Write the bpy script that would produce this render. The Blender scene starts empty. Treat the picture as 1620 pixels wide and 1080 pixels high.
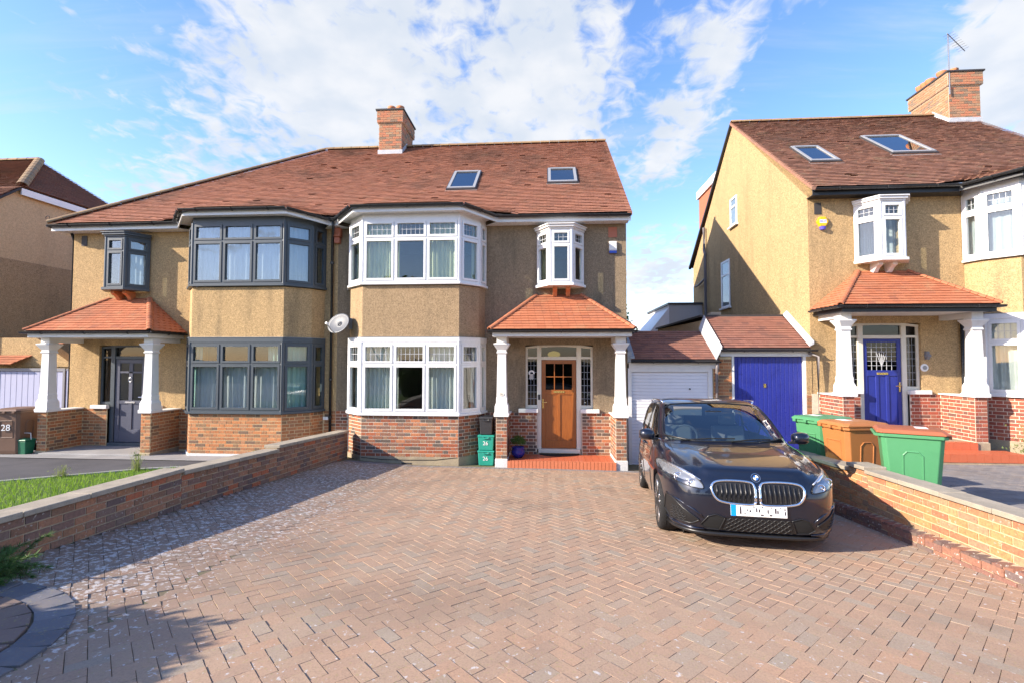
import bpy, bmesh, math, random
import numpy as np
from mathutils import Vector, Matrix
random.seed(7); RNG = np.random.default_rng(7)
sc = bpy.context.scene
R = math.radians

# ------------------------------------------------------------------ camera
CAMP = (5.067, -11.4, 2.3035); YAW, PIT, ROL, FPX = .0722, .0369, .0014, 768.3
cd = bpy.data.cameras.new('camera'); cam = bpy.data.objects.new('camera', cd)
sc.collection.objects.link(cam); sc.camera = cam
cd.sensor_width = 36; cd.lens = 36 * FPX / 1620; cd.clip_start = .05; cd.clip_end = 3000
_fw = Vector((-math.sin(YAW) * math.cos(PIT), math.cos(YAW) * math.cos(PIT), math.sin(PIT)))
_rt = Vector((math.cos(YAW), math.sin(YAW), 0)); _up = _rt.cross(_fw)
_r2 = _rt * math.cos(ROL) + _up * math.sin(ROL); _u2 = _up * math.cos(ROL) - _rt * math.sin(ROL)
cam.matrix_world = Matrix(((_r2.x, _u2.x, -_fw.x, CAMP[0]), (_r2.y, _u2.y, -_fw.y, CAMP[1]), (_r2.z, _u2.z, -_fw.z, CAMP[2]), (0, 0, 0, 1)))

# ------------------------------------------------------------------ sky, sun, exposure
SUN = Vector((1, .4375, -.525)).normalized()          # direction the light travels
sc.view_settings.view_transform = 'Standard'; sc.view_settings.look = 'None'
sc.view_settings.gamma = 1; sc.view_settings.use_curve_mapping = False
sc.view_settings.exposure = 1.06
sl = bpy.data.lights.new('sun', 'SUN'); sl.energy = 5.0; sl.angle = R(.53); sl.color = (1, .885, .735)
so = bpy.data.objects.new('sun', sl); sc.collection.objects.link(so)
so.rotation_euler = SUN.to_track_quat('-Z', 'Y').to_euler(); so.location = (-20, -15, 20)

class NT:
    def __init__(s, nt): s.nt = nt
    def n(s, t, **kw):
        nd = s.nt.nodes.new('ShaderNode' + t)
        for k, v in kw.items():
            if hasattr(nd, k) and k not in ('Color',): setattr(nd, k, v)
        return nd
    def put(s, sock, v):
        if hasattr(v, 'is_output'): s.nt.links.new(v, sock)
        elif isinstance(v, (tuple, list)) and len(v) == 3 and sock.type == 'RGBA': sock.default_value = (*v, 1)
        else: sock.default_value = v
    def math(s, op, a, b=0., c=None, clamp=False):
        nd = s.n('Math', operation=op, use_clamp=clamp); s.put(nd.inputs[0], a); s.put(nd.inputs[1], b)
        if c is not None: s.put(nd.inputs[2], c)
        return nd.outputs[0]
    def vmath(s, op, a, b=(0, 0, 0)):
        nd = s.n('VectorMath', operation=op); s.put(nd.inputs[0], a); s.put(nd.inputs[1], b)
        return nd.outputs['Value' if op in ('DOT_PRODUCT', 'LENGTH', 'DISTANCE') else 'Vector']
    def mix(s, f, a, b, bt='MIX'):
        nd = s.n('Mix', data_type='RGBA', blend_type=bt); s.put(nd.inputs[0], f); s.put(nd.inputs[6], a); s.put(nd.inputs[7], b)
        return nd.outputs[2]
    def pos(s): return s.n('NewGeometry').outputs['Position']
    def noise(s, scale, detail=3., rough=.55, vec=None, dist=0.):
        nd = s.n('TexNoise'); s.put(nd.inputs['Vector'], vec if vec is not None else s.pos())
        nd.inputs['Scale'].default_value = scale; nd.inputs['Detail'].default_value = detail
        nd.inputs['Roughness'].default_value = rough; nd.inputs['Distortion'].default_value = dist
        return nd.outputs['Fac']
    def voro(s, scale, vec=None, feat='F1', out='Distance'):
        nd = s.n('TexVoronoi', feature=feat); s.put(nd.inputs['Vector'], vec if vec is not None else s.pos())
        nd.inputs['Scale'].default_value = scale; return nd.outputs[out]
    def map(s, v, a, b, c=0., d=1., smooth=True):
        nd = s.n('MapRange', interpolation_type='SMOOTHSTEP' if smooth else 'LINEAR')
        for i, x in enumerate((v, a, b, c, d)): s.put(nd.inputs[i], x)
        return nd.outputs[0]
    def scalev(s, sx, sy, sz, vec=None): return s.vmath('MULTIPLY', vec if vec is not None else s.pos(), (sx, sy, sz))
    def ramp(s, f, stops, const=False):
        nd = s.n('ValToRGB'); cr = nd.color_ramp; cr.interpolation = 'CONSTANT' if const else 'LINEAR'
        while len(cr.elements) < len(stops): cr.elements.new(.5)
        for e, (p, c) in zip(cr.elements, stops): e.position = p; e.color = (*c, 1)
        s.put(nd.inputs[0], f); return nd.outputs[0]
    def rnd(s, k=1.):
        a = s.n('Attribute', attribute_name='rnd').outputs['Fac']; o = s.n('ObjectInfo').outputs['Random']
        return s.math('FRACT', s.math('MULTIPLY', s.math('ADD', a, o), k))
    def bump(s, h, strength=.5, dist=.01):
        nd = s.n('Bump'); nd.inputs['Strength'].default_value = strength; nd.inputs['Distance'].default_value = dist
        s.put(nd.inputs['Height'], h); return nd.outputs[0]

def mul(c, k): return tuple(x * k for x in c)
MATS = {}
def material(name, col=(.5, .5, .5), rough=.6, spec=.5, metal=0., fn=None, **kw):
    m = bpy.data.materials.new(name); m.use_nodes = True; t = NT(m.node_tree); b = m.node_tree.nodes['Principled BSDF']
    b.inputs['Roughness'].default_value = rough; b.inputs['Metallic'].default_value = metal
    b.inputs['Specular IOR Level'].default_value = spec
    for k, v in kw.items(): t.put(b.inputs[k], v)
    if fn is None: t.put(b.inputs['Base Color'], col)
    else:
        o = fn(t)
        for k, v in o.items(): t.put(b.inputs[k], v)
    MATS[name] = m; return m

def sky():
    w = bpy.data.worlds.new('World'); sc.world = w; w.use_nodes = True; t = NT(w.node_tree)
    bg = w.node_tree.nodes['Background']; bg.inputs[1].default_value = .125
    s = t.n('TexSky', sky_type='NISHITA'); s.sun_disc = False
    s.sun_elevation = math.asin(-SUN.z); s.sun_rotation = math.atan2(-SUN.x, -SUN.y)
    s.air_density = 1.0; s.dust_density = .4; s.ozone_density = 1.6
    d = t.n('TexCoord').outputs['Generated']
    sx = t.n('SeparateXYZ'); t.put(sx.inputs[0], d)
    den = t.math('ADD', t.math('MAXIMUM', sx.outputs[2], 0.), .16)
    px = t.math('DIVIDE', sx.outputs[0], den); py = t.math('DIVIDE', sx.outputs[1], den)
    cb = t.n('CombineXYZ'); t.put(cb.inputs[0], px); t.put(cb.inputs[1], py); P = cb.outputs[0]
    n1 = t.noise(3.0, 9., .6, P, .35); n2 = t.noise(13., 6., .55, t.scalev(1.25, 1, 1, P), .5); n3 = t.noise(.9, 3., .5, P)
    streak = t.noise(1.6, 6., .6, t.scalev(.5, 3.2, 1, P), .6)
    def ray(u, v): return (_fw + _r2 * ((u - 810) / FPX) - _u2 * ((v - 540) / FPX)).normalized()
    cov = None
    for (u, v, r0, r1, wgt) in [(700, 110, .03, .38, .19), (470, 40, .02, .28, .13), (930, 60, .03, .2, .12), (860, 190, .02, .2, .12), (1085, 190, .01, .085, .22), (1130, 80, .01, .085, .2), (1040, 260, .01, .08, .2), (1640, 90, .03, .19, .34), (560, 180, .02, .2, .12), (330, 150, .02, .25, .07),
                                (1330, 150, .03, .17, -.32), (1240, 230, .03, .12, -.26), (60, 120, .05, .3, -.10), (1040, 420, .02, .12, .2), (300, 290, .02, .2, .12), (200, 200, .02, .25, .06)]:
        dt = t.vmath('DISTANCE', d, tuple(ray(u, v)))
        f = t.math('MULTIPLY', t.map(dt, r0, r1, 1., 0.), wgt); cov = f if cov is None else t.math('ADD', cov, f)
    base = t.math('ADD', t.math('MULTIPLY', n1, .42), t.math('MULTIPLY', n2, .58))
    base = t.math('ADD', base, t.math('MULTIPLY', t.math('SUBTRACT', n3, .5), .35))
    a = t.map(t.math('ADD', base, cov), .51, .72)
    a = t.math('MAXIMUM', a, t.math('MULTIPLY', t.map(streak, .5, .8), .45))
    a = t.math('MAXIMUM', a, t.map(sx.outputs[2], .0, .30, .40, .0))
    cl = t.mix(t.map(t.noise(5., 4., .5, P), .35, .7), (2.9, 3.15, 3.5), (3.65, 3.7, 3.8))
    hs = t.n('HueSaturation'); hs.inputs['Saturation'].default_value = 1.2; hs.inputs['Value'].default_value = SKYV; t.put(hs.inputs['Color'], s.outputs[0])
    blue = t.mix(1., hs.outputs[0], (1.04, .93, 1.03), 'MULTIPLY'); t.put(bg.inputs[0], t.mix(t.math('MULTIPLY', a, .95), blue, cl))
SKYV = 1.4
sky()

# ------------------------------------------------------------------ helpers
COL = sc.collection
def project(p):
    d = Vector(p) - Vector(CAMP); k = d.dot(_fw)
    if k < .05: return None
    return 810 + FPX * d.dot(_r2) / k, 540 - FPX * d.dot(_u2) / k, k
ORI = {}
def props(o, label=None, cat=None, group=None, kind=None):
    if label: o['label'] = label
    if cat: o['category'] = cat
    if group: o['group'] = group
    if kind: o['kind'] = kind
    return o
def thing(name, loc, label, cat, group=None):
    o = bpy.data.objects.new(name, None); COL.objects.link(o); o.location = loc; o.empty_display_size = .2
    ORI[o] = Vector(loc); return props(o, label, cat, group)
def origin_of(p):
    return ORI.get(p, Vector((0, 0, 0))) if p else Vector((0, 0, 0))
def link(o, parent):
    COL.objects.link(o); o.parent = parent
    ORI[o] = origin_of(parent); return o

class MB:
    def __init__(s, xf=None, flip=False): s.v = []; s.f = []; s.r = []; s.xf = xf; s.flip = flip
    def add(s, vs, fs, rnd=0.):
        b = len(s.v)
        s.v.extend([s.xf(*p) if s.xf else tuple(p) for p in vs])
        for f in fs:
            s.f.append(tuple(b + i for i in (reversed(f) if s.flip else f))); s.r.append(rnd)
        return s
    def box(s, x0, x1, y0, y1, z0, z1, rnd=0.):
        return s.add([(x0, y0, z0), (x1, y0, z0), (x1, y1, z0), (x0, y1, z0), (x0, y0, z1), (x1, y0, z1), (x1, y1, z1), (x0, y1, z1)],
                     [(0, 3, 2, 1), (4, 5, 6, 7), (0, 1, 5, 4), (1, 2, 6, 5), (2, 3, 7, 6), (3, 0, 4, 7)], rnd)
    def prism(s, poly, z0, z1, rnd=0.):            # plan polygon (ccw), extruded in z
        n = len(poly); vs = [(p[0], p[1], z0) for p in poly] + [(p[0], p[1], z1) for p in poly]
        fs = [tuple(range(n - 1, -1, -1)), tuple(range(n, 2 * n))] + [(i, (i + 1) % n, n + (i + 1) % n, n + i) for i in range(n)]
        return s.add(vs, fs, rnd)
    def ext(s, poly, vec, rnd=0.):                 # 3d polygon extruded along vec
        n = len(poly); v = Vector(vec); vs = [tuple(p) for p in poly] + [tuple(Vector(p) + v) for p in poly]
        fs = [tuple(range(n - 1, -1, -1)), tuple(range(n, 2 * n))] + [(i, (i + 1) % n, n + (i + 1) % n, n + i) for i in range(n)]
        return s.add(vs, fs, rnd)
    def poly(s, pts, rnd=0.): return s.add(pts, [tuple(range(len(pts)))], rnd)
    def loft(s, rings, cap=True, rnd=0.):
        n = len(rings[0]); vs = [p for r in rings for p in r]; fs = []
        for k in range(len(rings) - 1):
            for i in range(n): fs.append((k * n + i, k * n + (i + 1) % n, (k + 1) * n + (i + 1) % n, (k + 1) * n + i))
        if cap: fs.append(tuple(range(n - 1, -1, -1))); fs.append(tuple((len(rings) - 1) * n + i for i in range(n)))
        return s.add(vs, fs, rnd)
    def lathe(s, prof, c=(0, 0, 0), n=20, axis='z', rnd=0.):
        rings = []
        for r, h in prof:
            ring = []
            for i in range(n):
                a = 2 * math.pi * i / n; x, y = r * math.cos(a), r * math.sin(a)
                p = {'z': (x, y, h), 'y': (x, h, -y), 'x': (h, x, y)}[axis]
                ring.append((p[0] + c[0], p[1] + c[1], p[2] + c[2]))
            rings.append(ring)
        return s.loft(rings, True, rnd)
    def sqcol(s, prof, cx, cy, rnd=0.):            # square column: (half width, z)
        return s.loft([[(cx - h, cy - h, z), (cx + h, cy - h, z), (cx + h, cy + h, z), (cx - h, cy + h, z)] for h, z in prof], True, rnd)
    def tube(s, path, r, n=8, rnd=0., half=False):
        P = [Vector(p) for p in path]; rings = []
        for i, p in enumerate(P):
            d = (P[min(i + 1, len(P) - 1)] - P[max(i - 1, 0)]).normalized()
            a = d.cross(Vector((0, 0, 1)))
            if a.length < 1e-3: a = d.cross(Vector((1, 0, 0)))
            a.normalize(); b = a.cross(d); rr = r[i] if isinstance(r, (list, tuple)) else r
            rings.append([tuple(p + a * (rr * math.cos(2 * math.pi * k / n)) + b * (rr * math.sin(2 * math.pi * k / n))) for k in range(n)])
        return s.loft(rings, True, rnd)
    def build(s, name, mat, parent=None, smooth=False, bevel=0., label=None, cat=None, group=None, kind=None, seg=1):
        me = bpy.data.meshes.new(name); o0 = origin_of(parent)
        V = np.array(s.v, dtype=float) - np.array(o0)
        me.from_pydata(V.tolist(), [], s.f)
        if any(s.r):
            at = me.attributes.new('rnd', 'FLOAT', 'FACE'); at.data.foreach_set('value', np.array(s.r, dtype=np.float32))
        if smooth: me.polygons.foreach_set('use_smooth', [True] * len(me.polygons))
        me.materials.append(MATS[mat] if isinstance(mat, str) else mat); me.update()
        o = bpy.data.objects.new(name, me); link(o, parent)
        if smooth == 'auto':
            pass
        if bevel:
            b = o.modifiers.new('bevel', 'BEVEL'); b.width = bevel; b.segments = seg; b.limit_method = 'ANGLE'; b.angle_limit = R(40)
        return props(o, label, cat, group, kind)

UNITV = np.array([(-1, -1, -1), (1, -1, -1), (1, 1, -1), (-1, 1, -1), (-1, -1, 1), (1, -1, 1), (1, 1, 1), (-1, 1, 1)], dtype=float)
UNITF = [(0, 3, 2, 1), (4, 5, 6, 7), (0, 1, 5, 4), (1, 2, 6, 5), (2, 3, 7, 6), (3, 0, 4, 7)]
c_ = .982
PAVV = np.array([(-1, -1, -1), (1, -1, -1), (1, 1, -1), (-1, 1, -1), (-1, -1, .9), (1, -1, .9), (1, 1, .9), (-1, 1, .9), (-c_, -c_ * .985, 1), (c_, -c_ * .985, 1), (c_, c_ * .985, 1), (-c_, c_ * .985, 1)], dtype=float)
PAVF = [(0, 1, 5, 4), (1, 2, 6, 5), (2, 3, 7, 6), (3, 0, 4, 7), (4, 5, 9, 8), (5, 6, 10, 9), (6, 7, 11, 10), (7, 4, 8, 11), (8, 9, 10, 11)]
class Pieces:
    """alike pieces (bricks, tiles, blocks): the largest in view are objects that share one mesh, the rest one joined part"""
    def __init__(s, name, mat, parent, rest, V=UNITV, F=UNITF, limit=300, minpx=9.): s.__dict__.update(name=name, mat=mat, parent=parent, rest=rest, V=V, F=F, limit=limit, minpx=minpx, L=[])
    def add(s, c, ex, ey, ez): s.L.append((tuple(c), tuple(ex), tuple(ey), tuple(ez)))
    def done(s, rest_parent=None):
        sco = []
        for i, (c, ex, ey, ez) in enumerate(s.L):
            q = project(c)
            if q is None or not (-10 < q[0] < 1630 and -10 < q[1] < 1090): sco.append((-1, i)); continue
            ln = []
            for e in (ex, ey, ez):
                a = project(Vector(c) + Vector(e)); b = project(Vector(c) - Vector(e))
                ln.append(math.hypot(a[0] - b[0], a[1] - b[1]) if a and b else 0)
            ln.sort(); sco.append((ln[2] * ln[1] if ln[2] >= s.minpx else -1, i))
        sco.sort(reverse=True)
        sel = [i for v, i in sco[:s.limit] if v > 0]; ss = set(sel); o0 = origin_of(s.parent)
        me = bpy.data.meshes.new(s.name); me.from_pydata(s.V.tolist(), [], s.F); me.materials.append(MATS[s.mat])
        for i in sel:
            c, ex, ey, ez = s.L[i]; o = bpy.data.objects.new(s.name, me); COL.objects.link(o); o.parent = s.parent
            o.matrix_basis = Matrix(((ex[0], ey[0], ez[0], c[0] - o0.x), (ex[1], ey[1], ez[1], c[1] - o0.y), (ex[2], ey[2], ez[2], c[2] - o0.z), (0, 0, 0, 1)))
        rest = [i for i in range(len(s.L)) if i not in ss]
        if rest:
            A = np.array([s.L[i] for i in rest]); n = len(s.V)
            V = (A[:, None, 0, :] + s.V[None, :, 0:1] * A[:, None, 1, :] + s.V[None, :, 1:2] * A[:, None, 2, :] + s.V[None, :, 2:3] * A[:, None, 3, :]).reshape(-1, 3) - np.array(o0)
            Fs = [tuple(k * n + j for j in f) for k in range(len(rest)) for f in s.F]
            m2 = bpy.data.meshes.new(s.rest); m2.from_pydata(V.tolist(), [], Fs)
            at = m2.attributes.new('rnd', 'FLOAT', 'FACE'); at.data.foreach_set('value', np.repeat(RNG.random(len(rest)), len(s.F)).astype(np.float32))
            m2.materials.append(MATS[s.mat]); o = bpy.data.objects.new(s.rest, m2); link(o, s.parent); o['kind'] = 'stuff'

def text(name, body, size, M4, mat, parent, depth=.002):
    cu = bpy.data.curves.new(name, 'FONT'); cu.body = body; cu.size = size; cu.align_x = 'CENTER'; cu.align_y = 'CENTER'; cu.extrude = depth
    tmp = bpy.data.objects.new(name + '_c', cu); COL.objects.link(tmp)
    dg = bpy.context.evaluated_depsgraph_get(); me = bpy.data.meshes.new_from_object(tmp.evaluated_get(dg))
    bpy.data.objects.remove(tmp); me.name = name; me.materials.clear(); me.materials.append(MATS[mat])
    o0 = origin_of(parent); me.transform(Matrix.Translation(-o0) @ M4)
    return link(bpy.data.objects.new(name, me), parent)
def facing(loc, right, up=(0, 0, 1)):      # matrix: text in the plane right/up at loc
    r = Vector(right).normalized(); u = Vector(up).normalized(); n = r.cross(u)
    return Matrix(((r.x, u.x, n.x, loc[0]), (r.y, u.y, n.y, loc[1]), (r.z, u.z, n.z, loc[2]), (0, 0, 0, 1)))
# ------------------------------------------------------------------ materials
def brickmat(name, stops, rough=.9, dirt=.5, moss=None):
    def fn(t):
        c = t.ramp(t.rnd(), stops, True); n = t.noise(38, 5, .65); n2 = t.noise(5., 3.)
        c = t.mix(t.math('MULTIPLY', t.map(n, .35, .75), .45), c, (.07, .05, .045))
        c = t.mix(t.math('MULTIPLY', t.map(n2, .5, .75), dirt), c, (.20, .15, .11))
        if moss: c = t.mix(t.math('MULTIPLY', t.map(t.noise(30, 3), .62, .7), moss), c, (.55, .54, .50))
        return {'Base Color': c, 'Normal': t.bump(n, .5, .006)}
    return material(name, rough=rough, spec=.25, fn=fn)
brickmat('brick_house', [(0, (.42, .13, .06)), (.16, (.33, .10, .05)), (.30, (.30, .13, .075)), (.44, (.24, .13, .09)), (.56, (.48, .19, .09)), (.68, (.13, .10, .08)), (.78, (.34, .19, .11)), (.9, (.18, .14, .11))], dirt=.25)
brickmat('brick_left_house', [(0, (.50, .20, .08)), (.18, (.43, .17, .07)), (.34, (.36, .17, .08)), (.5, (.28, .16, .085)), (.62, (.52, .23, .10)), (.76, (.19, .12, .08)), (.86, (.42, .20, .10))], dirt=.2)
brickmat('brick_right_house', [(0, (.40, .10, .06)), (.2, (.34, .09, .055)), (.4, (.28, .085, .06)), (.58, (.45, .14, .08)), (.74, (.20, .09, .07)), (.88, (.36, .13, .08))], dirt=.15)
brickmat('brick_wall_left', [(0, (.42, .20, .11)), (.16, (.26, .15, .11)), (.32, (.28, .15, .09)), (.46, (.17, .115, .10)), (.56, (.48, .15, .07)), (.66, (.31, .17, .11)), (.8, (.38, .19, .10)), (.9, (.24, .155, .12))], dirt=.3, moss=.5)
brickmat('brick_wall_right', [(0, (.52, .24, .10)), (.2, (.44, .20, .10)), (.36, (.58, .26, .11)), (.5, (.36, .22, .13)), (.62, (.50, .17, .09)), (.78, (.40, .25, .14)), (.9, (.55, .28, .13))], dirt=.2, moss=.35)
brickmat('brick_foot', [(0, (.26, .13, .10)), (.3, (.20, .12, .10)), (.55, (.32, .15, .10)), (.8, (.17, .12, .11))], dirt=.5, moss=.9)
brickmat('brick_chimney', [(0, (.50, .24, .13)), (.25, (.42, .25, .15)), (.5, (.55, .22, .12)), (.72, (.27, .19, .13)), (.86, (.46, .30, .18))], dirt=.2)
def stonemat(name, a, b, s1=4., s2=60., rough=.9, bs=.3, bd=.005):
    def fn(t):
        n = t.noise(s1, 5, .6); n2 = t.noise(s2, 3, .6)
        c = t.mix(t.map(n, .3, .7), a, b); c = t.mix(t.math('MULTIPLY', t.map(n2, .4, .75), .4), c, mul(a, .45))
        return {'Base Color': c, 'Normal': t.bump(n2, bs, bd)}
    return material(name, rough=rough, spec=.25, fn=fn)
stonemat('mortar_pale', (.72, .62, .48), (.62, .52, .40)); stonemat('mortar_buff', (.66, .52, .30), (.52, .40, .24)); stonemat('mortar_dark', (.46, .36, .24), (.36, .28, .19))
stonemat('coping', (.40, .34, .26), (.30, .26, .20), 6, 90); stonemat('plinth', (.40, .33, .22), (.30, .25, .18)); stonemat('plinth_white', (.66, .66, .66), (.56, .56, .56), 3, 50)
stonemat('concrete', (.34, .33, .32), (.27, .265, .26), 2, 70); stonemat('tarmac', (.105, .10, .105), (.075, .073, .078), 1.3, 140, bs=.5)
stonemat('soil', (.10, .075, .05), (.06, .045, .03), 6, 80); stonemat('turf', (.06, .11, .02), (.09, .14, .03), 3, 90)
stonemat('sand_joint', (.20, .155, .105), (.15, .145, .07), 3, 90); stonemat('lead', (.36, .39, .43), (.28, .31, .35), 5, 40, .55)
stonemat('lead_light', (.55, .57, .60), (.45, .47, .50), 5, 40, .55); stonemat('road', (.08, .08, .082), (.06, .06, .06), .6, 120, bs=.4)

def pebbledash(name, base, spread=.55, stain=(.10, .085, .06), amount=.3, patch=0., gap=(.6, 1.)):
    def fn(t):
        v = t.voro(95, out='Color'); vd = t.voro(95); n = t.noise(1.1, 5, .65); n2 = t.noise(14, 4, .6)
        sp = t.n('SeparateColor'); t.put(sp.inputs[0], v)
        c = t.ramp(sp.outputs[0], [(0, mul(base, 1 - spread)), (.35, mul(base, .95)), (.7, mul(base, 1.15)), (1, mul(base, 1 + spread))])
        c = t.mix(t.math('MULTIPLY', t.map(n2, .35, .7), .25), c, mul(base, .5))
        st = t.noise(1., 5, .6, t.scalev(2.6, 2.6, .55))
        c = t.mix(t.math('MULTIPLY', t.map(st, .47, .72), amount), c, stain)
        if patch: c = t.mix(t.math('MULTIPLY', t.map(n, .55, .66), patch), c, mul(base, 1.45))
        return {'Base Color': c, 'Normal': t.bump(t.math('ADD', t.math('MULTIPLY', t.math('SUBTRACT', 1., vd), 1.), t.math('MULTIPLY', n2, .6)), .6, .010)}
    return material(name, rough=.95, spec=.15, fn=fn)
pebbledash('render_golden', (.475, .325, .165), spread=.45, amount=.4); pebbledash('render_weathered', (.265, .20, .13), spread=.4, amount=.7, patch=.4)
pebbledash('render_weathered_bay', (.36, .255, .15), spread=.45, amount=.3, patch=.2); pebbledash('render_yellow', (.46, .32, .165), spread=.65, amount=.4, stain=(.24, .18, .10))
pebbledash('render_far_smooth', (.56, .41, .24), .2, amount=.15); pebbledash('render_far_rough', (.38, .275, .16), .5, amount=.3)

def tilemat(name, stops, patch, lich=(.33, .27, .15), amt=.65, la=.35):
    def fn(t):
        c = t.ramp(t.rnd(), stops); n = t.noise(.55, 6, .68, t.scalev(1, 1, 1.3)); n2 = t.noise(26, 4, .65); n3 = t.noise(2.4, 5, .65)
        c = t.mix(t.math('MULTIPLY', t.map(n, .48, .7), amt), c, patch)
        c = t.mix(t.math('MULTIPLY', t.map(n3, .52, .72), la), c, lich)
        c = t.mix(t.math('MULTIPLY', t.map(n2, .5, .75), .4), c, mul(patch, .6))
        return {'Base Color': c, 'Normal': t.bump(n2, .4, .004)}
    return material(name, rough=.85, spec=.25, fn=fn)
tilemat('roof_tile', [(0, (.36, .16, .10)), (.35, (.40, .178, .11)), (.6, (.37, .168, .11)), (.8, (.435, .19, .113)), (1, (.34, .156, .104))], (.14, .085, .062), lich=(.25, .16, .095), amt=.6)
tilemat('roof_tile_right', [(0, (.25, .13, .09)), (.4, (.33, .165, .11)), (.7, (.29, .15, .105)), (1, (.38, .185, .118))], (.17, .115, .085))
tilemat('porch_tile', [(0, (.40, .135, .065)), (.3, (.45, .16, .08)), (.6, (.42, .145, .07)), (.85, (.48, .18, .09)), (1, (.35, .125, .07))], (.20, .10, .065), amt=.45, la=.3)
tilemat('garage_tile', [(0, (.24, .105, .075)), (.5, (.30, .135, .095)), (1, (.20, .095, .075))], (.15, .085, .065), amt=.4, la=.15)
tilemat('ridge_tile_mossy', [(0, (.30, .18, .10)), (.5, (.36, .24, .13)), (1, (.24, .16, .10))], (.20, .16, .08), amt=.5)

def paver(name, stops, lichen, shadebias=True):
    def fn(t):
        c = t.ramp(t.rnd(), stops); p = t.pos(); n = t.noise(3., 4, .6); n2 = t.noise(75, 4, .7)
        c = t.mix(t.math('MULTIPLY', t.map(n2, .42, .72), .38), c, (.17, .115, .09))
        c = t.mix(t.math('MULTIPLY', t.map(n, .45, .75), .35), c, (.34, .26, .19))
        c = t.mix(t.math('MULTIPLY', t.map(t.noise(.8, 5, .65), .46, .7), .38), c, (.17, .125, .095))
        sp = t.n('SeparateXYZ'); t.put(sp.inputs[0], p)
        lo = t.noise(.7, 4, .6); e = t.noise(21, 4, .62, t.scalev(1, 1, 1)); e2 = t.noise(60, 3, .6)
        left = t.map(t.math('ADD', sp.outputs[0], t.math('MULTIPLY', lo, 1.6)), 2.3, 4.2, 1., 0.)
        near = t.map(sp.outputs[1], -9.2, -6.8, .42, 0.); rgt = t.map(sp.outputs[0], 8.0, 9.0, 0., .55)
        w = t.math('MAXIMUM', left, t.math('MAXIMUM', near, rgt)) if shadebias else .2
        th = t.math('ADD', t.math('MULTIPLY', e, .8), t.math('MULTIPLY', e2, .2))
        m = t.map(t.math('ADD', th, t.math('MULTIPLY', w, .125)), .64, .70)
        c = t.mix(t.math('MULTIPLY', t.math('MULTIPLY', left, .42), .9), c, (.10, .085, .09)) if shadebias else c  # dark tint deepens the shade beside the left wall in the block colour
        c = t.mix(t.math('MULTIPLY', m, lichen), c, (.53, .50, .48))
        m2 = t.map(t.math('ADD', t.noise(44, 3, .6), t.math('MULTIPLY', lo, .1)), .66, .72)
        c = t.mix(t.math('MULTIPLY', m2, .35), c, (.30, .27, .10))
        return {'Base Color': c, 'Normal': t.bump(n2, .45, .004)}
    return material(name, rough=.92, spec=.2, fn=fn)
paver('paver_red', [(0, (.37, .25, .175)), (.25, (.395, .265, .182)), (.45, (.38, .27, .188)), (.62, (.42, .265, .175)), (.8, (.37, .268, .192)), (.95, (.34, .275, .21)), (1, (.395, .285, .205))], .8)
paver('paver_charcoal', [(0, (.125, .13, .15)), (.5, (.16, .165, .185)), (1, (.10, .105, .125))], .25, False)
paver('paver_brown', [(0, (.17, .125, .11)), (.5, (.21, .15, .13)), (1, (.15, .115, .105))], .35, False)
paver('paver_grey', [(0, (.20, .19, .19)), (.5, (.25, .235, .23)), (1, (.17, .165, .17))], .2, False)

def paint(name, col, rough=.4, dirt=.12, spec=.5, scale=6.):
    def fn(t):
        n = t.noise(scale, 5, .65); n2 = t.noise(50, 3)
        c = t.mix(t.math('MULTIPLY', t.map(n, .45, .75), dirt), col, mul(col, .55))
        return {'Base Color': c, 'Roughness': t.map(n2, .3, .7, max(rough - .08, .05), rough + .1), 'Normal': t.bump(n2, .06, .002)}
    return material(name, rough=rough, spec=spec, fn=fn)
paint('white_upvc', (.74, .74, .74), .28, .12); paint('white_paint', (.70, .69, .67), .5, .2); paint('cream_paint', (.70, .66, .56), .5, .15)
paint('anthracite', (.055, .07, .085), .4, .15); paint('black_plastic', (.022, .022, .025), .35, .3); paint('black_paint', (.018, .018, .02), .4, .3)
paint('grey_pipe', (.16, .14, .14), .45, .3); paint('blue_door', (.018, .03, .24), .38, .35); paint('blue_garage', (.018, .028, .25), .32, .5, scale=3.)
paint('navy_door', (.075, .08, .115), .4, .1); paint('lilac_door', (.36, .37, .50), .5, .15); paint('garage_white', (.72, .72, .76), .35, .1)
paint('grey_rail', (.20, .20, .22), .4, .1); paint('skylight_grey', (.30, .30, .30), .35, .1); paint('skylight_dark', (.05, .05, .055), .4, .2)
paint('terracotta', (.52, .19, .08), .8, .3); paint('quarry_tile', (.50, .125, .055), .45, .2, scale=9); paint('quarry_edge', (.55, .17, .08), .5, .25, scale=14)
paint('brass', (.72, .52, .18), .25, .15); MATS['brass'].node_tree.nodes['Principled BSDF'].inputs['Metallic'].default_value = .9
paint('silver', (.75, .75, .77), .25, .1); MATS['silver'].node_tree.nodes['Principled BSDF'].inputs['Metallic'].default_value = .9
paint('steel', (.32, .33, .35), .45, .2); MATS['steel'].node_tree.nodes['Principled BSDF'].inputs['Metallic'].default_value = .8
paint('dish_grey', (.115, .125, .145), .5, .3); paint('bin_green', (.07, .25, .11), .45, .15); paint('bin_brown', (.40, .15, .045), .45, .15); paint('bin_lid_brown', (.36, .11, .05), .45, .2)
paint('bin_dark_brown', (.17, .095, .06), .5, .2); paint('box_teal', (.02, .30, .22), .4, .15); paint('box_black', (.03, .03, .033), .45, .2); paint('caddy_green', (.01, .12, .06), .4, .1)
paint('pot_blue', (.012, .02, .22), .15, .1); paint('alarm_white', (.75, .74, .70), .4, .1); paint('alarm_blue', (.03, .08, .45), .4, .05); paint('alarm_yellow', (.85, .50, .01), .4, .05)
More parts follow.
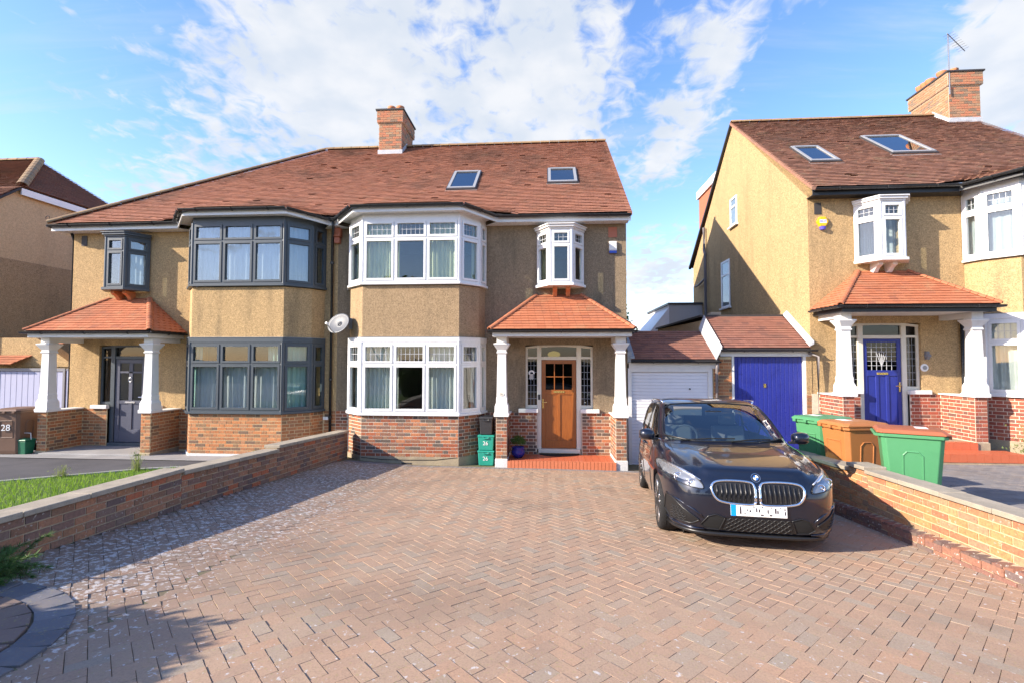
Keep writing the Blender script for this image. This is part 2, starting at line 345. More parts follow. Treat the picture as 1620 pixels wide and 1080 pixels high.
paint('lilac_blue', (.10, .08, .50), .4, .05); paint('rubber', (.02, .02, .021), .8, .3, .2); paint('doormat', (.03, .028, .026), .95, .4, .1); paint('red_paint', (.40, .13, .07), .6, .2)
paint('print_white', (.8, .8, .78), .6, .05); paint('print_dark', (.03, .02, .03), .6, .05)
paint('vent_dark', (.045, .04, .04), .7, .3); paint('gutter_black', (.02, .021, .024), .3, .35); paint('extension_grey', (.45, .44, .44), .6, .1); paint('tile_hung', (.42, .14, .07), .8, .3)

def wood(t):
    v = t.scalev(26, 26, 1.6); n = t.noise(3., 6, .65, v, .4); n2 = t.noise(30, 3)
    c = t.ramp(n, [(.25, (.18, .05, .010)), (.5, (.28, .085, .016)), (.75, (.35, .115, .022))])
    return {'Base Color': c, 'Normal': t.bump(n, .08, .002)}
material('door_wood', rough=.32, spec=.5, fn=wood, **{'Coat Weight': .4, 'Coat Roughness': .12})
def fabric(name, a, b, tr=.25):
    m = bpy.data.materials.new(name); m.use_nodes = True; t = NT(m.node_tree); b_ = m.node_tree.nodes['Principled BSDF']
    n = t.noise(5, 4, .6, t.scalev(8, 8, .6)); c = t.mix(t.map(n, .3, .7), a, b); t.put(b_.inputs['Base Color'], c); b_.inputs['Roughness'].default_value = .9; b_.inputs['Specular IOR Level'].default_value = .1
    tl = t.n('BsdfTranslucent'); t.put(tl.inputs[0], c); mx = t.n('MixShader'); mx.inputs[0].default_value = tr
    t.put(mx.inputs[1], b_.outputs[0]); t.put(mx.inputs[2], tl.outputs[0]); t.put(m.node_tree.nodes['Material Output'].inputs[0], mx.outputs[0]); MATS[name] = m
fabric('curtain_sage', (.60, .62, .38), (.74, .74, .52)); fabric('curtain_pale', (.70, .74, .72), (.80, .81, .80)); fabric('net_white', (.78, .80, .84), (.62, .66, .72), .4)
fabric('curtain_aqua', (.35, .58, .55), (.45, .66, .62)); fabric('curtain_white', (.75, .75, .74), (.62, .62, .63))
material('room_dark', (.16, .14, .115), .9); material('room_light', (.30, .27, .22), .9)
def glass(name, ior, tint, rough=.0):
    m = bpy.data.materials.new(name); m.use_nodes = True; nt = m.node_tree; nt.nodes.clear(); t = NT(nt)
    tr = t.n('BsdfTransparent'); tr.inputs[0].default_value = (*tint, 1); gl = t.n('BsdfGlossy'); gl.inputs['Roughness'].default_value = rough
    wob = t.noise(1.3, 2, .5); t.put(gl.inputs['Normal'], t.bump(wob, .12, .02))
    g_ = t.n('NewGeometry'); r0 = ((ior - 1) / (ior + 1))**2; cs = t.math('ABSOLUTE', t.vmath('DOT_PRODUCT', g_.outputs['Normal'], g_.outputs['Incoming'])); fr = t.math('ADD', r0, t.math('MULTIPLY', t.math('POWER', t.math('SUBTRACT', 1., cs, clamp=True), 5.), 1 - r0)); mx = t.n('MixShader'); t.put(mx.inputs[0], fr)
    t.put(mx.inputs[1], tr.outputs[0]); t.put(mx.inputs[2], gl.outputs[0]); out = t.n('OutputMaterial'); t.put(out.inputs[0], mx.outputs[0]); MATS[name] = m
glass('glass', 1.75, (.90, .94, .93)); glass('glass_reflective', 2.3, (.85, .9, .92)); glass('glass_dark', 1.7, (.28, .31, .31)); glass('glass_skylight', 4.5, (.3, .35, .4))
glass('glass_car', 2.7, (.50, .62, .64)); glass('glass_lamp', 1.4, (.96, .97, .98))
def leaf(name, a, b, tr=.3):
    m = bpy.data.materials.new(name); m.use_nodes = True; t = NT(m.node_tree); b_ = m.node_tree.nodes['Principled BSDF']
    c = t.mix(t.rnd(), a, b); t.put(b_.inputs['Base Color'], c); b_.inputs['Roughness'].default_value = .6; b_.inputs['Specular IOR Level'].default_value = .3
    tl = t.n('BsdfTranslucent'); t.put(tl.inputs[0], c); mx = t.n('MixShader'); mx.inputs[0].default_value = tr
    t.put(mx.inputs[1], b_.outputs[0]); t.put(mx.inputs[2], tl.outputs[0]); t.put(m.node_tree.nodes['Material Output'].inputs[0], mx.outputs[0]); MATS[name] = m
leaf('leaf_tree', (.05, .10, .02), (.11, .17, .04)); leaf('leaf_dark', (.02, .045, .012), (.05, .085, .02)); leaf('leaf_juniper', (.06, .14, .03), (.16, .24, .08)); leaf('grass_blade', (.15, .30, .02), (.30, .44, .06), .4)
leaf('leaf_pot', (.04, .11, .015), (.10, .19, .03)); leaf('leaf_weed', (.18, .25, .06), (.30, .33, .12))
material('bark', (.09, .065, .045), .95)
material('car_paint', (.006, .009, .022), .28, .5, 0., **{'Coat Weight': 1., 'Coat Roughness': .02, 'Metallic': .35})
material('car_trim', (.012, .012, .013), .35); material('car_grille', (.008, .008, .009), .5); material('car_bar', (.05, .05, .052), .35, .5, .3); material('car_lining', (.006, .006, .006), .9)
material('chrome', (.85, .85, .87), .08, .5, 1.); material('alloy', (.62, .62, .64), .25, .5, .9); material('car_seat', (.16, .16, .17), .8); material('lamp_inner', (.27, .28, .30), .25, .5, .5)
material('plate_white', (.80, .80, .78), .4); material('plate_blue', (.0, .28, .75), .4); material('badge_blue', (.02, .12, .45), .3)
def lit(t): return {'Base Color': (.8, .5, .2), 'Emission Color': (1., .62, .18), 'Emission Strength': 1.6}
material('lamp_glow', rough=.5, fn=lit)
# ------------------------------------------------------------------ ground
def clamp(x, a=0., b=1.): return max(a, min(b, x))
def G(x, y):                                        # driveway surface: falls from the road to the house
    return -.02 - .075 * (min(y, -.1) + .8) - .008 * (x - 4) + .09 * clamp((2.2 - x) / 1.7)
def GN(x, y): return .27 - .02 * y                  # neighbour's drive on the right
def GL(x, y): return .10 - .07 * (y + .8)           # neighbour's front garden on the left
def sheet(name, mat, x0, x1, y0, y1, nx, ny, h, **kw):
    b = MB(); vs = []; fs = []
    for j in range(ny + 1):
        for i in range(nx + 1):
            x = x0 + (x1 - x0) * i / nx; y = y0 + (y1 - y0) * j / ny; vs.append((x, y, h(x, y)))
    for j in range(ny):
        for i in range(nx): k = j * (nx + 1) + i; fs.append((k, k + 1, k + nx + 2, k + nx + 1))
    return b.add(vs, fs).build(name, mat, None, **kw)
def far(x, y):
    return -.25
sheet('ground', 'soil', -400, 400, -.2, 600, 2, 2, far, kind='structure')
sheet('ground', 'soil', -400, 400, -400, -.2, 2, 40, lambda x, y: -.35 if y > -12 else .42, kind='structure')
sheet('road', 'road', -200, 200, -24, -14.2, 4, 2, lambda x, y: .52, kind='structure')
sheet('pavement', 'concrete', -200, 200, -14.2, -12.0, 4, 2, lambda x, y: .62, kind='structure')
b = MB().box(-200, 200, -14.32, -14.2, .3, .66); b.build('kerb', 'concrete', None, kind='structure')
dw = sheet('driveway', 'sand_joint', .3, 9.12, -12.0, .6, 22, 26, lambda x, y: G(x, y) - .004, kind='structure')
RX = 1.13; RY = -8.98                                # circular paved feature, lower left
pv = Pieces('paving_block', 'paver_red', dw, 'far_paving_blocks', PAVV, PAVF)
hl, hw, ht = .0988, .0488, .025
def pave(P, cx, cy, ang, l=hl, w=hw, g=G, lift=0.):
    ca, sa = math.cos(ang), math.sin(ang); e = .02
    gx = (g(cx + e, cy) - g(cx - e, cy)) / (2 * e); gy = (g(cx, cy + e) - g(cx, cy - e)) / (2 * e)
    tx = random.gauss(0, .005); ty = random.gauss(0, .005)
    ex = (ca * l, sa * l, (gx + tx) * ca * l + (gy + ty) * sa * l); ey = (-sa * w, ca * w, -(gx + tx) * sa * w + (gy + ty) * ca * w)
    lift += .005 * (1 + math.sin(cx * 1.7 + .8 * cy) * math.sin(cy * 1.3 - .5 * cx)) * .8
    P.add((cx, cy, g(cx, cy) - ht + lift + random.gauss(0, .0008)), ex, ey, (0, 0, ht))
S = .1; th45 = R(45)
def in_drive(x, y): return .62 < x < 9.0 and -10.3 < y < -1.33 and math.hypot(x - RX, y - RY) > .97
rot = lambda a, b2: (a * math.cos(th45) - b2 * math.sin(th45), a * math.sin(th45) + b2 * math.cos(th45))
for i in range(-110, 111):
    for j in range(-110, 111):
        k = (i - j) % 4
        if k == 0: cx, cy, an = i + 1., j + .5, 0.   # horizontal block covers cells (i,j),(i+1,j)
        elif k == 2: cx, cy, an = i + .5, j + 0., R(90)   # vertical block covers cells (i,j-1),(i,j)
        else: continue
        if k == 2: cx, cy = i + .5, j + 0.
        x, y = rot(cx * S, cy * S); x += 5.; y += -5.5
        if in_drive(x, y): pave(pv, x, y, an + th45)
y = -1.2
for k in range(84): pave(pv, .66 + k * .1 + .05, -1.22, R(90))
pv.done()
pe = Pieces('edging_block', 'paver_grey', dw, 'far_edging_blocks', PAVV, PAVF)
for k in range(84): pave(pe, .66 + k * .1 + .05, -1.02, R(90))
pe.done()
# the ring feature: charcoal band, brown band, charcoal centre
for nm, mt, r0, n in (('charcoal_block', 'paver_charcoal', .93, 30), ('brown_block', 'paver_brown', .71, 24), ('inner_charcoal_block', 'paver_charcoal', .48, 17), ('centre_block', 'paver_charcoal', .25, 9)):
    rp = Pieces(nm, mt, dw, 'far_' + nm + 's', PAVV, PAVF)
    for k in range(n):
        a = 2 * math.pi * k / n; pave(rp, RX + r0 * math.cos(a), RY + r0 * math.sin(a), a, .103, math.pi * r0 / n - .005, lift=.010)
    rp.done()

# garden on the left: drive, kerb path, lawn
sheet('tarmac_drive', 'tarmac', -30, .16, -12, -1.55, 30, 12, GL, kind='structure')
sheet('path', 'concrete', -30, .2, -1.55, .4, 30, 4, lambda x, y: GL(x, y) + .012, kind='structure')
LAWN = [(-6.5, -8.2), (.14, -11.5), (.14, -1.95), (-1.1, -2.25), (-2.3, -2.9), (-3.5, -4.35), (-5.2, -6.4)]
b = MB(); b.poly([(x, y, GL(x, y) + .03) for x, y in LAWN]); b.build('lawn', 'turf', None, kind='structure')
b = MB()
for (xa, ya), (xb, yb) in zip(LAWN[2:-1], LAWN[3:]):
    d = Vector((xb - xa, yb - ya)); n = Vector((-d.y, d.x)).normalized() * .09; n = -n if n.y < 0 else n
    b.add([(xa, ya, GL(xa, ya) - .05), (xb, yb, GL(xb, yb) - .05), (xb + n.x, yb + n.y, GL(xb, yb) - .05), (xa + n.x, ya + n.y, GL(xa, ya) - .05),
           (xa, ya, GL(xa, ya) + .05), (xb, yb, GL(xb, yb) + .05), (xb + n.x, yb + n.y, GL(xb, yb) + .05), (xa + n.x, ya + n.y, GL(xa, ya) + .05)], UNITF)
b.build('kerb', 'concrete', None, kind='structure')
def inside(p, poly):
    c = False; n = len(poly)
    for i in range(n):
        a, q = poly[i], poly[i - 1]
        if (a[1] > p[1]) != (q[1] > p[1]) and p[0] < (q[0] - a[0]) * (p[1] - a[1]) / (q[1] - a[1]) + a[0]: c = not c
    return c
b = MB(); n = 0
while n < 24000:
    x = random.uniform(-5.0, .13); y = random.uniform(-8.6, -1.9)
    if not inside((x, y), LAWN): continue
    n += 1; z = GL(x, y) + .025; h = random.uniform(.03, .075) * (1.6 if random.random() < .04 else 1); a = random.uniform(0, 6.28); w = random.uniform(.003, .006); l = random.uniform(.0, .03)
    b.add([(x - w * math.cos(a), y - w * math.sin(a), z), (x + w * math.cos(a), y + w * math.sin(a), z), (x + l * math.sin(a), y - l * math.cos(a), z + h)], [(0, 1, 2)], random.random() + .001)
b.build('grass', 'grass_blade', None, kind='stuff', label='bright green mown grass of the small lawn behind the left wall', cat='grass')
# neighbour's drive on the right
nd = sheet('neighbour_driveway', 'sand_joint', 9.25, 26, -12, 0, 12, 12, lambda x, y: GN(x, y) - .012, kind='structure')
pg = Pieces('paving_block', 'paver_grey', nd, 'far_paving_blocks', PAVV, PAVF)
j = 0; yy = -5.9
while yy < -.1:
    for k in range(58):
        pave(pg, 9.42 + k * .2 + (.1 if j % 2 else 0), yy, 0., g=GN)
    yy += .1; j += 1
pg.done()

# ------------------------------------------------------------------ brick walls
def brick_rows(P, xf, L, z0, z1, depth=.02, bond='flemish', course=.075, seed=0, proud=0., vis=None, hb=.0312):
    """bricks on the face n = 0 of a facet: xf(t, n, z), n outward"""
    rnd = random.Random(seed); z = z0; r = 0
    while z + course * .7 <= z1:
        t = 0.; k = 0
        if bond == 'flemish':
            seq = [.1125, .225] if r % 2 == 0 else [.225, .1125]; t = 0. if r % 2 == 0 else -.056
        else: seq = [.225, .225]; t = 0. if r % 2 == 0 else -.1125
        while t < L - .02:
            l = seq[k % 2]; a = max(t, 0.) + .0065; c = min(t + l, L) - .0065
            if c - a > .03:
                pr = depth + rnd.uniform(-.0015, .0015) + proud; h = hb
                m = (a + c) / 2; zz = z + .0325 + .005
                cc = Vector(xf(m, pr / 2, zz)); ex = Vector(xf(c, pr / 2, zz)) - cc; ey = Vector(xf(m, pr, zz)) - cc
                P.add(cc, ex, ey, (0, 0, h))
            t += l + .0; k += 1
        z += course; r += 1

def boundary_wall(name, label, xface, side, segs, mat, mort, cop, seed, thick=.215, foot=None):
    """segs: (y0, y1, top at y0, top at y1); xface = the face towards the drive, side = +1 if that face looks to +x"""
    root = thing(name, (xface - side * thick / 2, -4, .3), label, 'wall')
    b = MB(); cb = []
    for (y0, y1, t0, t1) in segs:
        xa, xb = sorted((xface - side * .012, xface - side * thick))
        b.add([(xa, y0, -.3), (xb, y0, -.3), (xb, y1, -.3), (xa, y1, -.3), (xa, y0, t0 - .05), (xb, y0, t0 - .05), (xb, y1, t1 - .05), (xa, y1, t1 - .05)], UNITF)
    core = b.build('mortar', mort, root)
    P = Pieces('brick', mat, core, 'small_bricks'); rr = random.Random(seed)
    for (y0, y1, t0, t1) in segs:
        L = abs(y1 - y0); sl_ = (t1 - t0) / (y1 - y0); n = 13
        for r in range(n):
            t = -.1125 if r % 2 else 0.
            while t < L:
                a = max(t, 0) + .001; c = min(t + .212, L)
                if c - a > .03:
                    ym = y0 + (a + c) / 2; top = t0 + sl_ * (ym - y0) - .05; z = top - .075 * r - .0425
                    gnd = G(xface, ym) if side > 0 else G(xface, ym)
                    if z > gnd - .06:
                        pr = .012 + rr.uniform(-.002, .002); mm = foot if (foot and z < gnd + .13) else None
                        if not mm: P.add((xface - side * .016, ym, z), (0, (c - a) / 2, sl_ * (c - a) / 2), (side * (.009 + pr * .2), 0, 0), (0, 0, .0308))
                t += .225
    # return face at the near ends of the segments
    P.done()
    for (y0, y1, t0, t1) in segs:
        n = max(1, round(abs(y1 - y0) / .6)); 
        for k in range(n):
            ya = y0 + (y1 - y0) * k / n + .003; yb = y0 + (y1 - y0) * (k + 1) / n - .003; za = t0 + (t1 - t0) * k / n; zb = t0 + (t1 - t0) * (k + 1) / n
            xa = xface + side * .035; xb = xface - side * (thick + .03); x0, x1 = min(xa, xb), max(xa, xb); j = rr.uniform(-.004, .004)
            MB().add([(x0, ya, za - .05), (x1, ya, za - .05), (x1, yb, zb - .05), (x0, yb, zb - .05), (x0, ya, za + j), (x1, ya, za + j), (x1, yb, zb + j), (x0, yb, zb + j)], UNITF).build('coping_slab', cop, root, bevel=.006)
    return root
boundary_wall('boundary_wall', 'low dark brick garden wall with stone coping beside the lawn on the left', .56, 1, [(-10.6, -5.64, 1.06, .96), (-5.64, -3.5, .925, .80), (-3.5, -.62, .865, .70)], 'brick_wall_left', 'mortar_dark', 'coping', 3)
rw = boundary_wall('boundary_wall', 'low orange brick garden wall beside the parked car on the right', 9.08, -1, [(-10.2, -4.92, 1.07, .93), (-4.92, -4.55, .965, .955), (-4.55, -.25, .885, .66)], 'brick_wall_right', 'mortar_buff', 'coping', 5, foot='x')
# projecting brick footing of the right wall
b = MB(); b.add([(8.985, -10.2, -.3), (9.09, -10.2, -.3), (9.09, -.3, -.3), (8.985, -.3, -.3), (8.985, -10.2, G(9, -10.2) + .12), (9.09, -10.2, G(9, -10.2) + .16), (9.09, -.3, G(9, -.3) + .16), (8.985, -.3, G(9, -.3) + .12)], UNITF)
ft = b.build('footing', 'mortar_dark', rw)
FP = Pieces('footing_brick', 'brick_foot', ft, 'small_footing_bricks'); rr = random.Random(2)
for r in range(2):
    t = -.11 if r else 0.
    while t < 9.8:
        ym = -10.2 + t + .1075; z = G(9, ym) + .085 - .075 * r; FP.add((8.985, ym, z), (0, .105, -.075 * .105), (.006 + rr.uniform(0, .006), 0, 0), (0, 0, .033)); t += .222
t = 0
while t < 9.8:
    ym = -10.2 + t + .05; FP.add((9.03, ym, G(9, ym) + .135), (0, .048, -.075 * .048), (.052, 0, .018), (0, 0, .012 + rr.uniform(0, .004))); t += .108
FP.done()
# ------------------------------------------------------------------ houses
W = 6.91
BAY = [(.32, 0.), (.47, -.35), (.92, -.77), (3.12, -.77), (3.5, -.35), (3.6, 0.)]
EAVE, PITCH, RIDY = 5.62, .798, 4.35
RIDZ = EAVE + PITCH * (RIDY + .35)
def facet(h, pA, pB):
    """coordinates on a vertical facet between two plan points (house frame): t along, n outward, z up"""
    A = Vector((pA[0], pA[1], 0)); B = Vector((pB[0], pB[1], 0)); L = (B - A).length; d = (B - A) / L; n = Vector((d.y, -d.x, 0))
    def xf(t, nn, z): p = A + d * t + n * nn; return h.xf(p.x, p.y, z)
    return xf, L
class House:
    def __init__(s, sgn, ox, dz, root): s.s = sgn; s.ox = ox; s.dz = dz; s.root = root; s.flip = sgn < 0
    def xf(s, u, y, z): return (s.ox + s.s * u, y, z + s.dz)
    def mb(s): return MB(s.xf, s.flip)
    def part(s, name, mat, parent=None, **kw): pass
def offset_path(path, d):
    """offset an open plan polyline outwards (towards the street)"""
    out = []
    for i, p in enumerate(path):
        ns = []
        for a, q in ((i - 1, i), (i, i + 1)):
            if 0 <= a and q < len(path):
                v = Vector((path[q][0] - path[a][0], path[q][1] - path[a][1])).normalized(); ns.append(Vector((v.y, -v.x)))
        n = ns[0] if len(ns) == 1 else (ns[0] + ns[1]) / (1 + ns[0].dot(ns[1]))
        out.append((p[0] + n.x * d, p[1] + n.y * d))
    return out
def band(h, path, d0, d1, z0, z1):
    """solid band along a plan polyline between offsets d0 < d1"""
    m = h.mb(); a = offset_path(path, d0); c = offset_path(path, d1)
    for i in range(len(path) - 1): m.prism([a[i], c[i], c[i + 1], a[i + 1]][::-1], z0, z1)
    return m
def wall_sheet(m, u0, u1, z0, z1, holes, y=0., depth=.25):
    us = sorted({u0, u1, *[q for a in holes for q in a[:2]]}); zs = sorted({z0, z1, *[q for a in holes for q in a[2:]]})
    for a, c in zip(us, us[1:]):
        for e, g in zip(zs, zs[1:]):
            if any(q[0] <= a and c <= q[1] and q[2] <= e and g <= q[3] for q in holes): continue
            m.add([(a, y, e), (c, y, e), (c, y, g), (a, y, g)], [(0, 1, 2, 3)])
    for a, c, e, g in holes:
        m.add([(a, y, e), (c, y, e), (c, y, g), (a, y, g), (a, y + depth, e), (c, y + depth, e), (c, y + depth, g), (a, y + depth, g)], [(0, 4, 5, 1), (1, 5, 6, 2), (2, 6, 7, 3), (3, 7, 4, 0)])
    return m
def room(h, u0, u1, y0, y1, z0, z1, mat='room_dark'):
    m = h.mb(); m.add([(u0, y0, z0), (u1, y0, z0), (u1, y1, z0), (u0, y1, z0), (u0, y0, z1), (u1, y0, z1), (u1, y1, z1), (u0, y1, z1)], [(0, 1, 2, 3), (7, 6, 5, 4), (1, 5, 6, 2), (2, 6, 7, 3), (3, 7, 4, 0)])
    m.build('room_interior', mat, h.root)
def curtain(h, xf, parent, t0, t1, z0, z1, n, mat, waves=5, amp=.02, gather=None):
    m = MB(xf, h.flip); K = 10 * waves; vs = []; fs = []; ph = random.uniform(0, 6)
    for j in range(7):
        f = j / 6; z = z1 + (z0 - z1) * f
        for i in range(K + 1):
            e = i / K; tt = t0 + (t1 - t0) * e
            if gather: q = gather[0] if f < .5 else gather[1]; tt = t0 + (t1 - t0) * e * (1 - .35 * math.sin(f * math.pi * .9)) if q > 0 else t1 - (t1 - t0) * (1 - e) * (1 - .35 * math.sin(f * math.pi * .9))
            vs.append((tt, n + amp * (.5 + .5 * f) * math.sin(e * waves * 6.283 + ph + .5 * math.sin(e * 9 + f)), z))
    for j in range(6):
        for i in range(K): k = j * (K + 1) + i; fs.append((k, k + 1, k + K + 2, k + K + 1))
    return m.add(vs, fs).build('curtain', mat, parent, smooth=True)
def light_rects(L, z0, z1, zt, cuts, edge=.035, mw=.035):
    """openings of a window facet: list of (t0, t1, z0, z1, is_top)"""
    ts = [edge] + [c * L for c in cuts] + [L - edge]; out = []
    for i in range(len(ts) - 1):
        a = ts[i] + (mw / 2 if i else 0); c = ts[i + 1] - (mw / 2 if i < len(ts) - 2 else 0)
        out.append((a, c, z0 + edge, zt - mw / 2, False)); out.append((a, c, zt + mw / 2, z1 - edge, True))
    return out
def window_facet(h, fm, pA, pB, z0, z1, zt, cuts, sash=.05, lead=None, glass_m='glass', panes=None, edge=.035):
    """adds frame geometry to builder fm (house frame coordinates are taken through the facet) and returns pane/lead specs"""
    xf, L = facet(h, pA, pB); m = MB(xf, h.flip); rs = light_rects(L, z0, z1, zt, cuts, edge)
    D = .035
    m.box(0, L, -D, D, z0, z0 + edge); m.box(0, L, -D, D, z1 - edge, z1)
    m.box(0, edge, -D, D, z0 + edge, z1 - edge); m.box(L - edge, L, -D, D, z0 + edge, z1 - edge)
    m.box(edge, L - edge, -D, D, zt - .0175, zt + .0175)
    for c in cuts: m.box(c * L - .0175, c * L + .0175, -D, D, z0 + edge, zt - .0175); m.box(c * L - .0175, c * L + .0175, -D, D, zt + .0175, z1 - edge)
    specs = []
    for (a, c, e, g, top) in rs:
        w = sash if c - a > .2 else sash * .7
        for q in ((a + .003, c - .003, e + .003, e + w), (a + .003, c - .003, g - w, g - .003), (a + .003, a + w, e + w, g - w), (c - w, c - .003, e + w, g - w)):
            m.box(q[0], q[1], -.02, D + .014, q[2], q[3])
        specs.append((xf, a + w, c - w, e + w, g - w, top))
    base = len(fm.v); fm.v.extend(m.v); fm.f.extend([tuple(base + i for i in f) for f in m.f]); fm.r.extend(m.r)
    return specs
def glaze(h, part, specs, gm='glass', lead=None, gm_top=None, lm='lead_light'):
    for (xf, a, c, e, g, top) in specs:
        MB(xf, h.flip).box(a - .004, c + .004, .0, .006, e - .004, g + .004).build('pane', (gm_top or gm) if top else gm, part)
        if top and lead and c - a > .06:
            m = MB(xf, h.flip); nv = max(2, round((c - a) / lead))
            for k in range(1, nv): t = a + (c - a) * k / nv; m.box(t - .0045, t + .0045, .0065, .011, e, g)
            m.box(a, c, .0065, .0105, (e + g) / 2 - .0045, (e + g) / 2 + .0045); m.build('leading', lm, part)
def roofH(u, y, bay=True):
    main = EAVE + PITCH * (y + .35)
    if not bay or not (-.2 < u < 4.3): return main
    fr = 5.72 + .24 * (y + 1.05)
    def side(x0, y0, x1, y1):
        d = Vector((x1 - x0, y1 - y0)); n = Vector((-d.y, d.x)).normalized(); return 5.64 + .30 * ((u - x0) * n.x + (y - y0) * n.y)
    ls = side(.06, -.35, .72, -1.06); rs_ = side(3.28, -1.06, 3.94, -.35)
    by = min(fr, ls, rs_); k = .07; mx = max(main, by)
    return mx + k * math.log(math.exp((main - mx) / k) + math.exp((by - mx) / k)) - (k * .0)
def in_bay_eave(u, y):
    if not (-1.05 <= y): return False
    if y >= -.35: return True
    f = (-.35 - y) / .70; return .08 + .66 * f < u < 3.92 - .66 * f
def main_roof(h, mat, u0f, u1f, tilt=1.):
    """front slope: under-sheet and plain tiles in courses"""
    root = h.root; m = h.mb(); N = 34; K = 40; vs = []; fs = []
    for j in range(K + 1):
        y = -.35 + (RIDY + .35) * j / K
        for i in range(N + 1):
            a, c = u0f(y), u1f(y); u = a + (c - a) * i / N; vs.append((u, y, roofH(u, y) - .035))
    for j in range(K):
        for i in range(N): k = j * (N + 1) + i; fs.append((k, k + 1, k + N + 2, k + N + 1))
    m.add(vs, fs)
    a, c = u0f(-.35), u1f(-.35); e, g = u0f(RIDY), u1f(RIDY); z2 = EAVE - .03; yb = 2 * RIDY + .35
    m.poly([(e, RIDY, RIDZ - .035), (g, RIDY, RIDZ - .035), (c, yb, z2), (a, yb, z2)])       # back slope
    vs = []; fs = []
    for j in range(9):
        y = -1.05 + .70 * j / 8; f = (-.35 - y) / .70
        for i in range(13): u = .08 + .66 * f + (3.84 - 1.32 * f) * i / 12; vs.append((u, y, roofH(u, y) - .035))
    for j in range(8):
        for i in range(12): k = j * 13 + i; fs.append((k, k + 1, k + 14, k + 13))
    m.add(vs, fs)
    rf = m.build('roof', 'vent_dark', root)
    P = Pieces('roof_tile', mat, rf, 'roof_tiles', minpx=99999); rr = random.Random(hash(mat) % 97 + int(h.ox))
    gy = .0785; r0 = -9; nr = 60
    for r in range(r0, nr):
        y = -.35 + r * gy; yc = y + .075
        a, c = u0f(max(y, -.35)), u1f(max(y, -.35)); u = a + (0 if r % 2 else -.083)
        while u < c:
            ua, ub = max(u, a), min(u + .163, c); um = (ua + ub) / 2
            if ub - ua > .03 and (r >= 0 or in_bay_eave(um, y)):
                jit = rr.uniform(-.004, .004); e = .05; zc = roofH(um, yc); sy = (roofH(um, yc + e) - roofH(um, yc - e)) / (2 * e); su = (roofH(um + e, yc) - roofH(um - e, yc)) / (2 * e)
                kick = .27 + rr.uniform(-.02, .04) + (.12 if rr.random() < .01 else 0)
                ex = ((ub - ua) / 2, 0, su * (ub - ua) / 2); ey = (0, .078, (sy - kick) * .078); n = Vector((-su, -sy, 1)).normalized() * .005
                cc = Vector((um, yc + jit, zc + .014)); P.add(h.xf(*cc), (h.s * ex[0], ex[1], ex[2]), ey, (h.s * n.x, n.y, n.z))
            u += .166
    P.done(); return rf
def ridge_run(h, parent, p0, p1, mat, name='ridge_tile', r=.11, step=.30):
    a, c = Vector(p0), Vector(p1); L = (c - a).length; n = int(L / step); d = (c - a) / L
    P = []
    sd = d.cross(Vector((0, 0, 1))).normalized(); up = sd.cross(d)
    for k in range(n):
        q0 = a + d * (k * L / n); q1 = a + d * ((k + 1) * L / n - .008); m = h.mb(); rings = []
        for q, rr_ in ((q0, r * 1.03), (q1, r * .97)):
            rings.append([tuple(q + sd * (rr_ * math.cos(t)) + up * (rr_ * math.sin(t) * .8)) for t in [math.pi * i / 7 for i in range(8)]] + [tuple(q + sd * ((rr_ - .02) * math.cos(t)) + up * ((rr_ - .02) * math.sin(t) * .8)) for t in [math.pi * i / 7 for i in range(7, -1, -1)]])
        m.loft(rings); m.build(name, mat, parent)
def gutter(h, pts, parent=None, mat='gutter_black', r=.055, br=True, name='gutter'):
    m = h.mb()
    P = [Vector(p) for p in pts]
    for a, c in zip(P, P[1:]):
        d = (c - a).normalized(); sd = d.cross(Vector((0, 0, 1))).normalized(); rings = []
        for q in (a, c):
            rings.append([tuple(q + sd * (r * math.cos(t)) + Vector((0, 0, -r * math.sin(t)))) for t in [math.pi * i / 8 for i in range(9)]] + [tuple(q + sd * ((r - .006) * math.cos(t)) + Vector((0, 0, -(r - .006) * math.sin(t)))) for t in [math.pi * i / 8 for i in range(8, -1, -1)]])
        m.loft(rings)
    g = m.build(name, mat, parent or h.root)
    if br:
        for a, c in zip(P, P[1:]):
            n = max(1, round((c - a).length / .95)); d = (c - a).normalized(); sd = d.cross(Vector((0, 0, 1))).normalized()
            for k in range(n):
                q = a + (c - a) * ((k + .5) / n); m = h.mb()
                m.tube([tuple(q + sd * ((r + .006) * math.cos(t)) + Vector((0, 0, -(r + .006) * math.sin(t)))) for t in [math.pi * i / 6 for i in range(7)]], .009, 5); m.build('bracket', mat, g)
    return g
def tiled_plane(h, P, A, B, C, D, gauge=.1, tw=.166, seed=1, th=.005, kick=.28):
    """plain tiles on the plane eave A-B (house frame), top D-C; clipped to the trapezium"""
    A, B, C, D = map(Vector, (A, B, C, D)); rr = random.Random(seed); ev = (B - A); le = ev.length; e = ev / le
    nrm = ev.cross(D - A).normalized(); nrm = nrm if nrm.z > 0 else -nrm; up = nrm.cross(e); up = up if up.z > 0 else -up; hh = (D - A).dot(up); n = int(hh / gauge) + 1
    da, db = (D - A).dot(e) / hh, (C - B).dot(e) / hh
    for r in range(n):
        v = r * gauge; vm = v + gauge * .5
        if v > hh - .02: break
        a = max(da * vm, -10) if True else 0; c = le + db * vm; t = a - (tw * .5 if r % 2 else 0)
        while t < c:
            ta, tb = max(t, a), min(t + tw - .003, c)
            if tb - ta > .025:
                q = A + e * ((ta + tb) / 2) + up * (v + gauge * .52) + nrm * (.020 + rr.uniform(-.0015, .0015)); L2 = gauge * .56; kk = kick + rr.uniform(-.015, .02)
                ex = e * (tb - ta) / 2; ey = (up - nrm * kk) * L2; ez = nrm * th; f = lambda v3: (h.s * v3.x, v3.y, v3.z)
                P.add(h.xf(q.x, q.y, q.z), f(ex), f(ey), f(ez))
            t += tw
